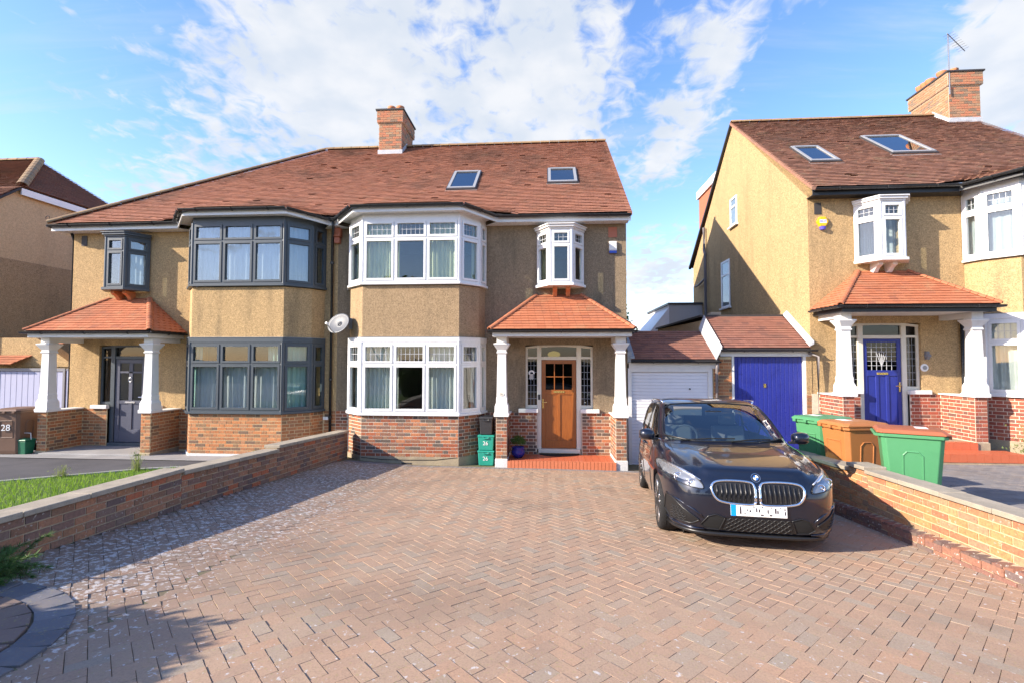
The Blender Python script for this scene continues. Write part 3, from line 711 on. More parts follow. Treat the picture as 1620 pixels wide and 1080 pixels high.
def column(h, cu, cy, z0, z1, parent, mat='white_paint'):
    H = z1 - z0; m = h.mb(); k = H / 1.71
    prof = [(.165, 0), (.165, .045), (.15, .05), (.145, .20), (.118, .27), (.118, .36), (.108, .40), (.092, 1.32), (.092, 1.335), (.112, 1.35), (.112, 1.375), (.10, 1.385), (.10, 1.42), (.165, 1.53), (.172, 1.535), (.172, 1.565), (.11, 1.575), (.11, 1.71)]
    m.sqcol([(a, z0 + z * k) for a, z in prof], cu, cy); return m.build('porch_column', mat, parent, bevel=.004)

def semi(name, loc, label, sgn, ox, dz, st):
    root = thing(name, loc, label, 'house', 'semi-detached houses along the street'); h = House(sgn, ox, dz, root); F = st['frame']; bm = st['brick']
    zb = -.35 - (dz if dz > 0 else 0)
    # ---- rendered walls
    holes = [(.5, 3.45, 1.12, 2.68), (.5, 3.45, 4.02, 5.44), (4.92, 5.84, 4.06, 5.26), (4.56, 6.13, -.05, 2.64)]
    m = wall_sheet(h.mb(), 0, W, zb, 5.6, holes)
    m.build('front_wall', st['render'], root)
    m = h.mb(); m.box(W - .25, W - .004, .003, 8.7, zb, 5.5)
    if st['gable']: m.ext([(W - .004, -.02, 5.5), (W - .004, 8.72, 5.5), (W - .004, RIDY, RIDZ - .06)], (-.25, 0, 0))
    m.box(0, W - .26, 8.45, 8.7, zb, 5.5); m.build('flank_wall', st.get('flank', st['render']), root)
    bayw = h.mb(); B2 = offset_path(BAY, 0.)
    for i in range(5):
        a, c = BAY[i], BAY[i + 1]; bayw.add([(a[0], a[1], 2.78), (c[0], c[1], 2.78), (c[0], c[1], 3.95), (a[0], a[1], 3.95)], [(0, 1, 2, 3)])
    bayw.poly([(p[0], p[1], 2.78) for p in BAY]); bayw.poly([(p[0], p[1], 3.94) for p in BAY][::-1]); bayw.build('bay_wall', st.get('bay', st['render']), root)
    room(h, .4, 3.55, .02, 3.2, .9, 2.75); room(h, .4, 3.55, .02, 3.2, 3.9, 5.5); room(h, 4.7, 6.0, .26, 2.2, 3.95, 5.35); room(h, 4.4, 6.3, .26, 3.5, -.04, 2.74, 'room_dark')
    # ---- brick base of the bay
    core = h.mb()
    for i in range(5):
        a, c = BAY[i], BAY[i + 1]; core.add([(a[0], a[1], zb), (c[0], c[1], zb), (c[0], c[1], 1.05), (a[0], a[1], 1.05)], [(0, 1, 2, 3)])
    bw = core.build('bay_base', st['mortar'], root)
    P = Pieces('brick', bm, bw, 'small_bricks', limit=150)
    for i in range(5):
        xf, L = facet(h, BAY[i], BAY[i + 1]); brick_rows(P, xf, L, .16, 1.04, .0045, seed=i)
    P.done()
    for (a, c, t0, t1, lim) in ((3.6, 4.83, 3.62, 4.83, 40), (5.86, W, 5.87, 6.52, 40), (0, .32, 0., .3, 20)):
        bw = h.mb().box(a, c, -.012, .0, zb, 1.07).build('brick_wall', st['mortar'], root)
        P = Pieces('brick', bm, bw, 'small_bricks', limit=lim); xf, L = facet(h, (t0, -.012), (t1, -.012)); brick_rows(P, xf, L, .1, 1.07, .0045, seed=11); P.done()
    for (a, c) in ((3.95, 4.21), (6.51, 6.76)):
        bw = h.mb().box(a + .012, c - .012, -.878, -.013, zb, 1.07).build('porch_wall', st['mortar'], root); P = Pieces('brick', bm, bw, 'small_bricks', limit=50)
        xf, L = facet(h, (a + .012, -.878), (c - .012, -.878)); brick_rows(P, xf, L, .175, 1.07, .005, seed=12)
        xf, L = facet(h, (c - .012, -.878), (c - .012, -.013)); brick_rows(P, xf, L, .175, 1.07, .005, seed=13)
        xf, L = facet(h, (a + .012, -.013), (a + .012, -.878)); brick_rows(P, xf, L, .175, 1.07, .005, seed=14)
        P.done()
    pm = band(h, BAY, .0, .022, zb, .16); pm.build('plinth', st['plinth'], root)
    for a, c in ((3.945, 4.215), (6.505, 6.77)): h.mb().box(a, c, -.905, -.02, zb, .165).build('pier_plinth', st.get('pier_plinth', st['plinth']), root, bevel=.006)
    # ---- bay windows
    for lv, (z0, z1, zt) in enumerate(((1.12, 2.68, 2.2), (4.02, 5.44, 5.02))):
        fm = MB(); specs = []; allsp = []
        for i in range(5):
            cuts = [1 / 3, 2 / 3] if i == 2 else []
            sp = window_facet(h, fm, BAY[i], BAY[i + 1], z0, z1, zt, cuts, sash=st.get('sash', .05), edge=.045 if F != 'anthracite' else .04); allsp.append(sp)
        # corner posts
        pm = MB(h.xf, h.flip)
        for p in BAY[1:-1]: pm.lathe([(.05, z0), (.05, z1)], (p[0], p[1], 0), 8)
        base = len(fm.v); fm.v.extend(pm.v); fm.f.extend([tuple(base + q for q in f) for f in pm.f]); fm.r.extend(pm.r)
        bwin = fm.build('bay_window', F, root, label='%s bay window of the %s' % ('upper' if lv else 'lower', st['short']))
        gm = st['glass'][lv]
        for sp in allsp: glaze(h, bwin, sp, gm, st['lead'])
        band(h, BAY, -.02, .075, z0 - .055, z0 - .002).build('sill', st['sill'], bwin, bevel=.006)
        if lv == 0:
            band(h, BAY, -.02, .045, z1 + .002, z1 + .115).build('head_fascia', st['head'], bwin, bevel=.004); band(h, BAY, -.02, .055, z1 + .115, z1 + .122).build('flashing', 'lead', bwin)
        else: band(h, BAY, -.03, .02, z1 + .002, z1 + .17).build('head_fascia', st['head'], bwin)
        st['curtains'](h, bwin, lv, z0, z1, zt)
    # ---- oriel window over the porch
    OR = [(4.86, 0.), (5.14, -.40), (5.62, -.40), (5.9, 0.)]; fm = MB(); allsp = []
    for i in range(3): allsp.append(window_facet(h, fm, OR[i], OR[i + 1], 4.03, 5.26, 4.92, [], sash=.045, edge=.045))
    pm = MB(h.xf, h.flip)
    for p in OR[1:-1]: pm.lathe([(.05, 4.03), (.05, 5.26)], (p[0], p[1], 0), 8)
    base = len(fm.v); fm.v.extend(pm.v); fm.f.extend([tuple(base + q for q in f) for f in pm.f]); fm.r.extend(pm.r)
    ow = fm.build('oriel_window', F, root)
    for sp in allsp: glaze(h, ow, sp, st['glass_oriel'], st['lead'])
    m = h.mb(); m.prism(offset_path(OR, .09)[::1], 3.965, 4.027); m.build('sill', st['sill'], ow, bevel=.005)
    m = h.mb(); m.prism(offset_path(OR, .06), 5.262, 5.30); m.prism(offset_path(OR, .10), 5.30, 5.35); m.prism(offset_path(OR, .13), 5.35, 5.375); m.build('cornice', st['cornice'], ow, bevel=.004)
    for u in (5.2, 5.5):
        m = h.mb(); m.ext([(u, -.003, 3.965), (u, -.30, 3.965), (u, -.30, 3.90), (u, -.20, 3.85), (u, -.12, 3.76), (u, -.003, 3.74)], (.1, 0, 0)); m.build('bracket', st['corbel'], ow, bevel=.006)
    xf, L = facet(h, (4.95, .12), (5.81, .12)); curtain(h, xf, ow, 0, L * st.get('orc', 1.), 4.05, 5.25, 0, st['net'], 7, .018)
    # ---- roof and eaves
    rf = main_roof(h, st['tile'], st['u0'], st['u1'])
    ridge_run(h, rf, (st['u0'](RIDY), RIDY, RIDZ + .01), (st['u1'](RIDY), RIDY, RIDZ + .01), st['ridge'])
    EV = [(0.0, -.35), (.08, -.35), (.74, -1.05), (3.26, -1.05), (3.92, -.35), (st['u1'](-.35) - .01, -.35)]
    zE = [5.60, 5.62, 5.70, 5.70, 5.62, 5.60]
    fe = offset_path(EV, -.045); fi = offset_path(EV, -.07)
    m = h.mb()
    for i in range(5):
        q0, q1 = fe[i], fe[i + 1]; k0, k1 = fi[i], fi[i + 1]; za, zc = zE[i], zE[i + 1]; hf = .14
        m.add([(k0[0], k0[1], za - hf), (k1[0], k1[1], zc - hf), (q1[0], q1[1], zc - hf), (q0[0], q0[1], za - hf), (k0[0], k0[1], za), (k1[0], k1[1], zc), (q1[0], q1[1], zc), (q0[0], q0[1], za)], UNITF)
    m.build('fascia', st['fascia'], root)
    m = h.mb(); sof = [(.0, .0), (.0, -.30), (.1, -.31), (.75, -.99), (3.25, -.99), (3.9, -.31), (W + .03, -.30), (W + .03, 0)]
    m.prism([(p[0], p[1]) for p in sof[:3]] + [(.35, 0)], 5.472, 5.482); m.prism([(3.6, 0), (3.9, -.31), (W + .03, -.30), (W + .03, 0)], 5.472, 5.482)
    m.prism([(.1, -.31), (.75, -.99), (3.25, -.99), (3.9, -.31), (3.6, 0.), (.35, 0)], 5.575, 5.585); m.build('soffit', st['fascia'], root)
    gutter(h, [(p[0], p[1] - .03, z - .005) for p, z in zip(EV, zE)], mat='gutter_black')
    # ---- porch: hipped tile roof, beam, two columns, cap stones
    A, B_, T0, T1 = (3.84, -1.13, 2.93), (6.9, -1.13, 2.93), (4.82, -.01, 3.79), (5.86, -.01, 3.79); A2, B2 = (3.84, -.01, 2.93), (6.9, -.01, 2.93)
    m = h.mb(); m.add([A, B_, T1, T0, A2, B2], [(0, 1, 2, 3), (0, 3, 4), (1, 5, 2), (0, 4, 5, 1)]); pr = m.build('porch_roof', 'vent_dark', root)
    P = Pieces('tile', 'porch_tile', pr, 'small_tiles', minpx=6.5); tiled_plane(h, P, A, B_, T1, T0, .102, seed=int(ox) + 5); tiled_plane(h, P, A2, A, T0, T0, .102, seed=6); tiled_plane(h, P, B_, B2, T1, T1, .102, seed=8); P.done()
    for a, c in ((A, T0), (B_, T1)): ridge_run(h, pr, Vector(a) + Vector((0, 0, .015)), Vector(c) + Vector((0, 0, .015)), 'porch_tile', 'hip_tile', .062, .13)
    m = h.mb(); m.box(3.9, 6.84, -1.09, -1.06, 2.79, 2.91); m.box(3.9, 3.93, -1.06, -.003, 2.79, 2.91); m.box(6.81, 6.84, -1.06, -.003, 2.79, 2.91); m.build('porch_fascia', st['porch_fascia'], root)
    m = h.mb(); m.box(3.93, 6.81, -1.06, -.003, 2.80, 2.815); m.build('porch_ceiling', 'white_paint', root)
    for a, c in ((3.99, 4.17), (6.55, 6.73)): h.mb().box(a, c, -.86, -.003, 2.69, 2.80).build('porch_beam', 'white_paint', root)
    gutter(h, [(3.80, -.05, 2.915), (3.80, -1.16, 2.915), (6.94, -1.16, 2.915), (6.94, -.05, 2.915)], mat='gutter_black', r=.045)
    column(h, 4.08, -.76, 1.1, 2.8, root); column(h, 6.64, -.76, 1.1, 2.8, root)
    for a, c in ((3.92, 4.24), (6.48, 6.79)): h.mb().box(a, c, -.93, -.003, 1.072, 1.105).build('cap_stone', 'white_paint', root, bevel=.006)
    for a, c in ((4.40, 4.86), (5.83, 6.27)): h.mb().box(a, c, -.075, .02, 1.072, 1.165).build('door_sill', 'white_paint', root, bevel=.008)
    st['door'](h); return h

# ---- front doors
def door_frame(h, mat, arch=True, y=.06):
    m = h.mb()
    m.box(4.56, 4.61, y, y + .08, 1.165, 2.6); m.box(6.08, 6.13, y, y + .08, 1.165, 2.6); m.box(4.83, 4.93, y - .01, y + .09, .22, 2.6); m.box(5.75, 5.86, y - .01, y + .09, .22, 2.6)
    m.box(4.61, 4.83, y, y + .08, 2.32, 2.37); m.box(5.86, 6.08, y, y + .08, 2.32, 2.37); m.box(4.93, 5.75, y, y + .08, 2.30, 2.375); m.box(4.61, 4.83, y, y + .08, 1.165, 1.24); m.box(5.86, 6.08, y, y + .08, 1.165, 1.24)
    n = 12; top = []
    for i in range(n + 1):
        t = i / n; top.append((4.56 + 1.57 * t, y - .008, 2.6 + .075 * math.sin(math.pi * t)))
    lo = [(4.56 + 1.57 * (n - i) / n, y - .008, 2.555 + .05 * math.sin(math.pi * i / n)) for i in range(n + 1)]
    m.ext(top + lo, (0, .085, 0)); m.box(4.86, 5.83, -.03, .25, .15, .235)
    f = m.build('door_frame', mat, h.root, bevel=.004)
    return f
def side_panes(h, parent, gm='glass_dark', lead=True, y=.1):
    for (a, c, e, g) in ((4.61, 4.83, 1.24, 2.32), (5.86, 6.08, 1.24, 2.32), (4.61, 4.83, 2.37, 2.6), (5.86, 6.08, 2.37, 2.6), (4.93, 5.75, 2.375, 2.61)):
        h.mb().box(a, c, y, y + .006, e, g).build('pane', gm, parent)
        if lead and c - a < .5 and g - e > .5:
            m = h.mb()
            for k in (1, 2): m.box(a + (c - a) * k / 3 - .004, a + (c - a) * k / 3 + .004, y - .005, y - .001, e, g)
            for k in range(1, 7): z = e + (g - e) * k / 7; m.box(a, c, y - .0045, y - .0015, z - .004, z + .004)
            m.build('leading', 'lead', parent)
def door_centre(h):
    f = door_frame(h, 'cream_paint'); side_panes(h, f)
    m = h.mb(); y0, y1 = .075, .125                   # stiles and rails leave recessed panels
    for q in ((4.935, 5.03, .24, 2.295), (5.65, 5.745, .24, 2.295), (5.03, 5.65, 2.21, 2.295), (5.03, 5.65, 1.49, 1.60), (5.03, 5.65, .24, .42), (5.305, 5.375, .42, 1.49)): m.box(q[0], q[1], y0, y1, q[2], q[3])
    d = m.build('front_door', 'door_wood', h.root, bevel=.004)
    for a, c in ((5.03, 5.305), (5.375, 5.65)): h.mb().box(a, c, y0 + .018, y1 - .005, .42, 1.49).build('door_panel', 'door_wood', d)
    for i in range(3):
        for j in range(2): h.mb().box(5.035 + i * .206, 5.035 + i * .206 + .198, y0 + .02, y0 + .026, 1.605 + j * .304, 1.605 + j * .304 + .294).build('door_pane', 'glass_dark', d)
    m = h.mb()
    for i in (1, 2): m.box(5.03 + i * .2067 - .010, 5.03 + i * .2067 + .010, y0 + .004, y0 + .034, 1.60, 2.21)
    m.box(5.03, 5.65, y0 + .005, y0 + .033, 1.895, 1.915); m.build('glazing_bars', 'door_wood', d)
    m = h.mb(); m.box(5.22, 5.47, y0 - .012, y0 - .001, 1.53, 1.575); m.build('letter_box', 'brass', d, bevel=.003)
    m = h.mb(); m.box(4.955, 4.985, y0 - .010, y0 - .001, 1.17, 1.38); m.tube([(4.97, y0 - .005, 1.31), (4.97, y0 - .05, 1.31), (5.06, y0 - .055, 1.31)], .011, 8); m.build('door_handle', 'brass', d)
    m = h.mb(); m.box(4.855, 4.905, .03, .05, 1.37, 1.49); m.build('doorbell', 'box_black', f, bevel=.004)
    # ornament hanging in the left side light, hall lamp behind the fanlight
    m = h.mb()
    for k in range(7): a = R(200 - 34 * k); m.lathe([(.0, .088), (.02, .09), (.02, .094), (.0, .096)], (4.70 + .055 * math.cos(a), 0, 1.99 + .05 * math.sin(a)), 8, 'y')
    for k in range(5): m.tube([(4.66 + k * .018, .092, 1.97), (4.655 + k * .02, .092, 1.85 - .02 * (k % 2))], .006, 5)
    m.build('window_ornament', 'print_white', f)
    m = h.mb(); m.lathe([(.06, 2.34), (.15, 2.40), (.16, 2.44), (.13, 2.49), (.03, 2.52)], (5.24, 1.0, 0), 16); m.build('hall_lamp', 'lamp_glow', h.root, smooth=True)
    # tiled porch floor with brick nosing
    m = h.mb(); m.box(4.2, 6.52, -.86, -.012, -.3, .118); m.box(4.84, 5.85, -.03, .06, .1, .149); fl = m.build('porch_floor', 'mortar_dark', h.root)
    P = Pieces('floor_tile', 'quarry_tile', fl, 'small_floor_tiles')
    for i in range(15):
        for j in range(5): P.add(h.xf(4.21 + .077 + i * .1535, -.80 + j * .155, .121), (.0745, 0, 0), (0, .0755, 0), (0, 0, .006))
    P.done()
    P = Pieces('nosing_brick', 'quarry_edge', fl, 'small_nosing_bricks')
    for i in range(30): P.add(h.xf(4.218 + .0385 + i * .0768, -.885, .02), (.0345, 0, 0), (0, .06, 0), (0, 0, .112))
    P.done()
    m = h.mb(); m.lathe([(.055, -.005), (.055, .0)], (0, 0, 0), 20, 'y'); pq = MB(lambda x, y, z: h.xf(4.075 + x, -.872 + y * 1.0, 1.555 + z * .62), h.flip); pq.lathe([(.06, -.006), (.066, 0), (.06, .004)], (0, 0, 0), 24, 'y'); q = pq.build('house_number_plaque', 'cream_paint', h.root)
    text('house_number', '26', .06, facing(h.xf(4.075, -.8785, 1.555), (1, 0, 0)), 'print_dark', q, .0006)
def door_left(h):
    f = door_frame(h, 'anthracite', y=.06); side_panes(h, f, lead=False)
    m = h.mb(); y0, y1 = .075, .125
    for q in ((4.935, 5.05, .24, 2.295), (5.63, 5.745, .24, 2.295), (5.05, 5.63, 2.2, 2.295), (5.05, 5.63, 1.95, 2.0), (5.05, 5.63, 1.19, 1.27), (5.05, 5.63, .24, .55), (5.29, 5.39, .55, 1.19), (5.29, 5.39, 1.27, 2.2)): m.box(q[0], q[1], y0, y1, q[2], q[3])
    d = m.build('front_door', 'navy_door', h.root, bevel=.006)
    for a, c in ((5.05, 5.29), (5.39, 5.63)):
        h.mb().box(a, c, y0 + .02, y1 - .005, .55, 1.19).build('door_panel', 'navy_door', d)
        for e, g in ((2.0, 2.2), (1.27, 1.95)): h.mb().box(a, c, y0 + .018, y0 + .024, e, g).build('door_pane', 'glass', d)
    m = h.mb(); m.box(5.21, 5.47, y0 - .012, y0 - .001, 1.205, 1.25); m.build('letter_box', 'silver', d, bevel=.003)
    m = h.mb(); m.lathe([(.014, -.02), (.03, -.01), (.03, 0)], (5.34, y0 - .001, 1.83), 10, 'y'); m.tube([(5.34 + .045 * math.sin(a), y0 - .02, 1.79 - .05 * math.cos(a)) for a in [6.283 * i / 12 for i in range(13)]], .008, 6); m.build('door_knocker', 'silver', d)
    m = h.mb(); m.tube([(4.98, y0, 1.36), (4.98, y0 - .05, 1.36), (5.08, y0 - .05, 1.36)], .011, 8); m.build('door_handle', 'silver', d)
    m = h.mb(); m.box(4.2, 6.52, -1.05, -.012, -.3, .16); m.build('porch_floor', 'concrete', h.root, bevel=.01)
def door_right(h):
    f = door_frame(h, 'cream_paint'); side_panes(h, f)
    m = h.mb(); y0, y1 = .075, .125
    for q in ((4.935, 5.02, .24, 2.295), (5.66, 5.745, .24, 2.295), (5.02, 5.66, 2.22, 2.295), (5.02, 5.66, 1.47, 1.60), (5.02, 5.66, .24, .40), (5.195, 5.265, .40, 1.47), (5.415, 5.485, .40, 1.47)): m.box(q[0], q[1], y0, y1, q[2], q[3])
    d = m.build('front_door', 'blue_door', h.root, bevel=.005)
    for a, c in ((5.02, 5.195), (5.265, 5.415), (5.485, 5.66)): h.mb().box(a, c, y0 + .018, y1 - .005, .40, 1.47).build('door_panel', 'blue_door', d)
    h.mb().box(5.02, 5.66, y0 + .02, y0 + .026, 1.60, 2.22).build('door_pane', 'glass_dark', d)
    m = h.mb()
    for i in range(1, 6): m.box(5.02 + i * .1067 - .004, 5.02 + i * .1067 + .004, y0 + .012, y0 + .018, 1.60, 2.22)
    for i in range(1, 6): m.box(5.02, 5.66, y0 + .0125, y0 + .0175, 1.60 + i * .103 - .004, 1.60 + i * .103 + .004)
    for k in range(5): a = R(60 + 15 * k); m.tube([(5.34, y0 + .012, 1.68), (5.34 + .2 * math.cos(a) , y0 + .011, 1.68 + .34 * math.sin(a))], .006, 5)
    m.build('leading', 'lead_light', d)
    m = h.mb(); m.box(5.22, 5.46, y0 - .012, y0 - .001, 1.50, 1.55); m.build('letter_box', 'brass', d, bevel=.003)
    m = h.mb(); m.tube([(4.98, y0, 1.26), (4.98, y0 - .05, 1.26), (5.09, y0 - .05, 1.25)], .011, 8); m.box(4.965, 4.995, y0 - .008, y0 - .001, 1.12, 1.33); m.build('door_handle', 'brass', d)
    m = h.mb(); m.box(4.2, 6.52, -.93, -.012, -.3, .16); m.box(3.7, 6.6, -1.36, -.90, -.4, .012); fl = m.build('porch_floor', 'mortar_dark', h.root)
    P = Pieces('step_tile', 'quarry_tile', fl, 'small_step_tiles')
    for i in range(15): P.add(h.xf(4.21 + .077 + i * .1535, -.936, .085), (.0745, 0, 0), (0, .006, 0), (0, 0, .072)); P.add(h.xf(4.21 + .077 + i * .1535, -.86, .163), (.0745, 0, 0), (0, .082, 0), (0, 0, .006))
    for i in range(19): P.add(h.xf(3.71 + .075 + i * .1515, -1.366, -.065), (.0735, 0, 0), (0, .006, 0), (0, 0, .075)); P.add(h.xf(3.71 + .075 + i * .1515, -1.15, .015), (.0735, 0, 0), (0, .215, 0), (0, 0, .006))
    P.done()
    m = h.mb(); m.lathe([(.0, -.11), (.035, -.10), (.05, -.05), (.05, 0)], (4.46, -.012, 1.92), 12, 'y'); m.box(4.43, 4.49, -.07, -.001, 1.84, 2.02); m.build('porch_lamp', 'grey_rail', h.root, smooth=False)
    m = h.mb(); m.lathe([(.075, -.012), (.085, -.004), (.085, 0)], (4.5, -.002, 1.66), 20, 'y'); q = m.build('house_number_plaque', 'print_white', h.root)
    m = h.mb(); m.lathe([(.05, -.0165), (.05, -.013)], (4.5, -.002, 1.66), 6, 'y'); m.build('plaque_emblem', 'steel', q)
# ---- curtains
def cur_centre(h, win, lv, z0, z1, zt):
    xf, L = facet(h, BAY[2], BAY[3]); m1 = 'curtain_sage' if lv else 'curtain_pale'
    curtain(h, xf, win, -.05, .80, z0, z1, -.15, m1, 9, .032); curtain(h, xf, win, 1.43, L + .02, z0, z1, -.15, m1, 8, .032)
    for i, (a, c) in ((1, (.0, .25)), (3, (.45, .6))):
        xf, L = facet(h, BAY[i], BAY[i + 1]); curtain(h, xf, win, a, c, z0, z1, -.14, m1, 3, .02)
def cur_left(h, win, lv, z0, z1, zt):
    for i in range(1, 4):
        xf, L = facet(h, BAY[i], BAY[i + 1])
        top = z1 if lv else zt
        curtain(h, xf, win, .05 if i == 2 else .02, L - .02, z0, top if (i == 2 or lv) else top, -.13, 'net_white', 16 if i == 2 else 5, .02)
        if not lv:
            if i == 2: curtain(h, xf, win, .0, .42, zt, z1, -.11, 'curtain_aqua', 4, .02); curtain(h, xf, win, L - .2, L, zt, z1, -.11, 'curtain_aqua', 2, .02)
            else: curtain(h, xf, win, 0, L, z0, z1, -.11, 'curtain_aqua', 5, .02)
def cur_right(h, win, lv, z0, z1, zt):
    for i in range(1, 5):
        xf, L = facet(h, BAY[i], BAY[i + 1]); curtain(h, xf, win, .02, L - .02, z0, z1, -.13, 'net_white' if lv else 'curtain_white', 12 if i == 2 else 4, .018)
u0h = lambda y: 0.
HIPU = 7.22; hipf = lambda y: HIPU - (y + .35) * (4.82 / 4.7)
centre = semi('semi_detached_house', (3.45, 1, 0), 'brown pebbledash house with white bay windows and wooden front door, number 26', 1, 0., 0., dict(
    frame='white_upvc', brick='brick_house', mortar='mortar_pale', render='render_weathered', bay='render_weathered_bay', plinth='plinth', pier_plinth='plinth_white', gable=True, short='house with the wooden door', glass=('glass', 'glass'), glass_oriel='glass',
    lead=.105, sill='white_upvc', head='white_upvc', curtains=cur_centre, cornice='white_paint', corbel='terracotta', net='curtain_sage', orc=.35, tile='roof_tile', ridge='ridge_tile_mossy', u0=u0h, u1=lambda y: W + .07, fascia='white_upvc', porch_fascia='white_paint', door=door_centre))
left = semi('semi_detached_house', (-3.45, 1, 0), 'golden pebbledash house with dark grey bay windows and a grey front door', -1, 0., 0., dict(
    frame='anthracite', brick='brick_left_house', mortar='mortar_buff', render='render_golden', plinth='plinth_white', pier_plinth='plinth', gable=False, short='house with the dark grey windows', glass=('glass', 'glass_reflective'), glass_oriel='glass_reflective',
    lead=None, sill='anthracite', head='anthracite', curtains=cur_left, cornice='anthracite', corbel='terracotta', net='net_white', tile='roof_tile', ridge='ridge_tile_mossy', u0=u0h, u1=hipf, fascia='white_upvc', porch_fascia='white_paint', door=door_left))
right = semi('semi_detached_house', (14.45, 1, .4), 'yellow pebbledash house with blue front door and white bay windows on the right', -1, 17.9, .48, dict(
    frame='white_upvc', brick='brick_right_house', mortar='mortar_pale', render='render_golden', flank='render_yellow', bay='render_golden', plinth='plinth', gable=True, short='house with the blue door', glass=('glass', 'glass'), glass_oriel='glass',
    lead=.095, sill='white_upvc', head='white_upvc', curtains=cur_right, cornice='white_upvc', corbel='white_paint', net='net_white', tile='roof_tile_right', ridge='ridge_tile_mossy', u0=u0h, u1=lambda y: W + .05, fascia='black_paint', porch_fascia='black_paint', door=door_right))
# right half of the right-hand pair: only its roof edge shows
# ---- left house: hip
hr = [o for o in left.root.children if o.name.startswith('roof')][0]
m = left.mb(); m.poly([(HIPU, -.35, EAVE - .03), (HIPU, 9.05, EAVE - .03), (hipf(RIDY), RIDY, RIDZ - .03)]); m.build('hip_slope', 'roof_tile', hr)
ridge_run(left, hr, (HIPU + .02, -.37, EAVE + .02), (hipf(RIDY), RIDY, RIDZ + .02), 'ridge_tile_mossy', 'hip_tile', .10, .32)
m = left.mb(); m.box(W - .02, HIPU - .02, -.30, -.28, 5.46, 5.59); m.box(HIPU - .045, HIPU - .02, -.28, 8.9, 5.46, 5.59); m.box(W, HIPU - .045, -.28, 8.9, 5.472, 5.482); m.build('side_fascia', 'white_upvc', left.root)
gutter(left, [(HIPU + .01, -.38, 5.595), (HIPU + .01, 8.9, 5.595)], br=False)
m = left.mb(); m.tube([(HIPU + .04 + .05 * math.cos(t), -.36, 5.78 + .05 * math.sin(t)) for t in [R(-90 + 30 * k) for k in range(11)]], .008, 6); m.build('hip_iron', 'black_paint', hr)
# verge strips of the gables
for h_, mt in ((centre, 'roof_tile'), (right, 'roof_tile_right')):
    rf = [o for o in h_.root.children if o.name.startswith('roof')][0]; m = h_.mb(); n = 46
    for k in range(n):
        y0 = -.35 + (RIDY + .35) * k / n; y1 = -.35 + (RIDY + .35) * (k + 1) / n - .006
        m.add([(W - .02, y0, EAVE + PITCH * (y0 + .35) - .05), (W + .085, y0, EAVE + PITCH * (y0 + .35) - .05), (W + .085, y1, EAVE + PITCH * (y1 + .35) - .05), (W - .02, y1, EAVE + PITCH * (y1 + .35) - .05),
               (W - .02, y0, EAVE + PITCH * (y0 + .35) + .024), (W + .085, y0, EAVE + PITCH * (y0 + .35) + .024), (W + .085, y1, EAVE + PITCH * (y1 + .35) + .018), (W - .02, y1, EAVE + PITCH * (y1 + .35) + .018)], UNITF, random.random() + .01)
    m.build('verge_tiles', mt, rf)
    m = h_.mb(); yb = 2 * RIDY + .35; m.add([(W - .02, RIDY, RIDZ - .08), (W + .08, RIDY, RIDZ - .08), (W + .08, yb, EAVE - .08), (W - .02, yb, EAVE - .08), (W - .02, RIDY, RIDZ + .01), (W + .08, RIDY, RIDZ + .01), (W + .08, yb, EAVE), (W - .02, yb, EAVE)], UNITF); m.build('rear_verge', 'black_paint', rf)
# party corbel between the two halves, downpipe
m = MB(); m.box(-.1, .1, -.16, -.002, 5.25, 5.46); m.box(-.07, .07, -.10, -.002, 5.1, 5.25); m.build('party_corbel', 'red_paint', centre.root, bevel=.01)
def pipe(h, pts, mat='gutter_black', r=.034, name='downpipe'):
    m = h.mb(); m.tube(pts, r, 10); return m.build(name, mat, h.root, smooth=True)
dp = pipe(left, [(-.02, -.36, 5.56), (.0, -.30, 5.40), (.12, -.06, 5.2), (.12, -.06, .12)])
for z in (4.6, 3.2, 1.8, .9): m = left.mb(); m.lathe([(.044, z), (.044, z + .05)], (.12, -.06, 0), 10); m.build('pipe_clip', 'gutter_black', dp)
m = left.mb(); m.box(.17, .30, -.05, -.024, .86, .93); m.build('wall_vent', 'print_white', left.root)
pipe(left, [(W + .06, -.02, 5.5), (W + .06, .06, 5.3), (W + .06, .06, .12)])
pipe(right, [(3.74, -.06, 2.9), (3.74, -.06, .2)])
pipe(right, [(W + .08, -.08, 1.98), (W - .1, -.10, 1.9), (W - .1, -.10, -.1)], 'grey_pipe')
# air bricks and vents, telephone wire on the bay
for h_, u, z in ((left, 6.55, 5.15), (right, 6.62, 5.12)): m = h_.mb(); m.box(u, u + .15, -.012, .02, z, z + .26); m.build('air_vent', 'vent_dark', h_.root)
m = centre.mb(); m.box(6.5, 6.7, -.012, .02, 5.15, 5.39); m.build('air_vent', 'red_paint', centre.root)
m = centre.mb(); m.box(1.86, 2.08, -.80, -.775, -.03, .035); m.build('air_brick', 'vent_dark', centre.root)
m = centre.mb(); m.tube([(.5, -.40, .16), (.95, -.795, .135), (1.4, -.80, .10), (2.0, -.80, .095), (2.6, -.80, .105), (3.1, -.795, .16)], .006, 5); m.build('cable', 'rubber', centre.root)
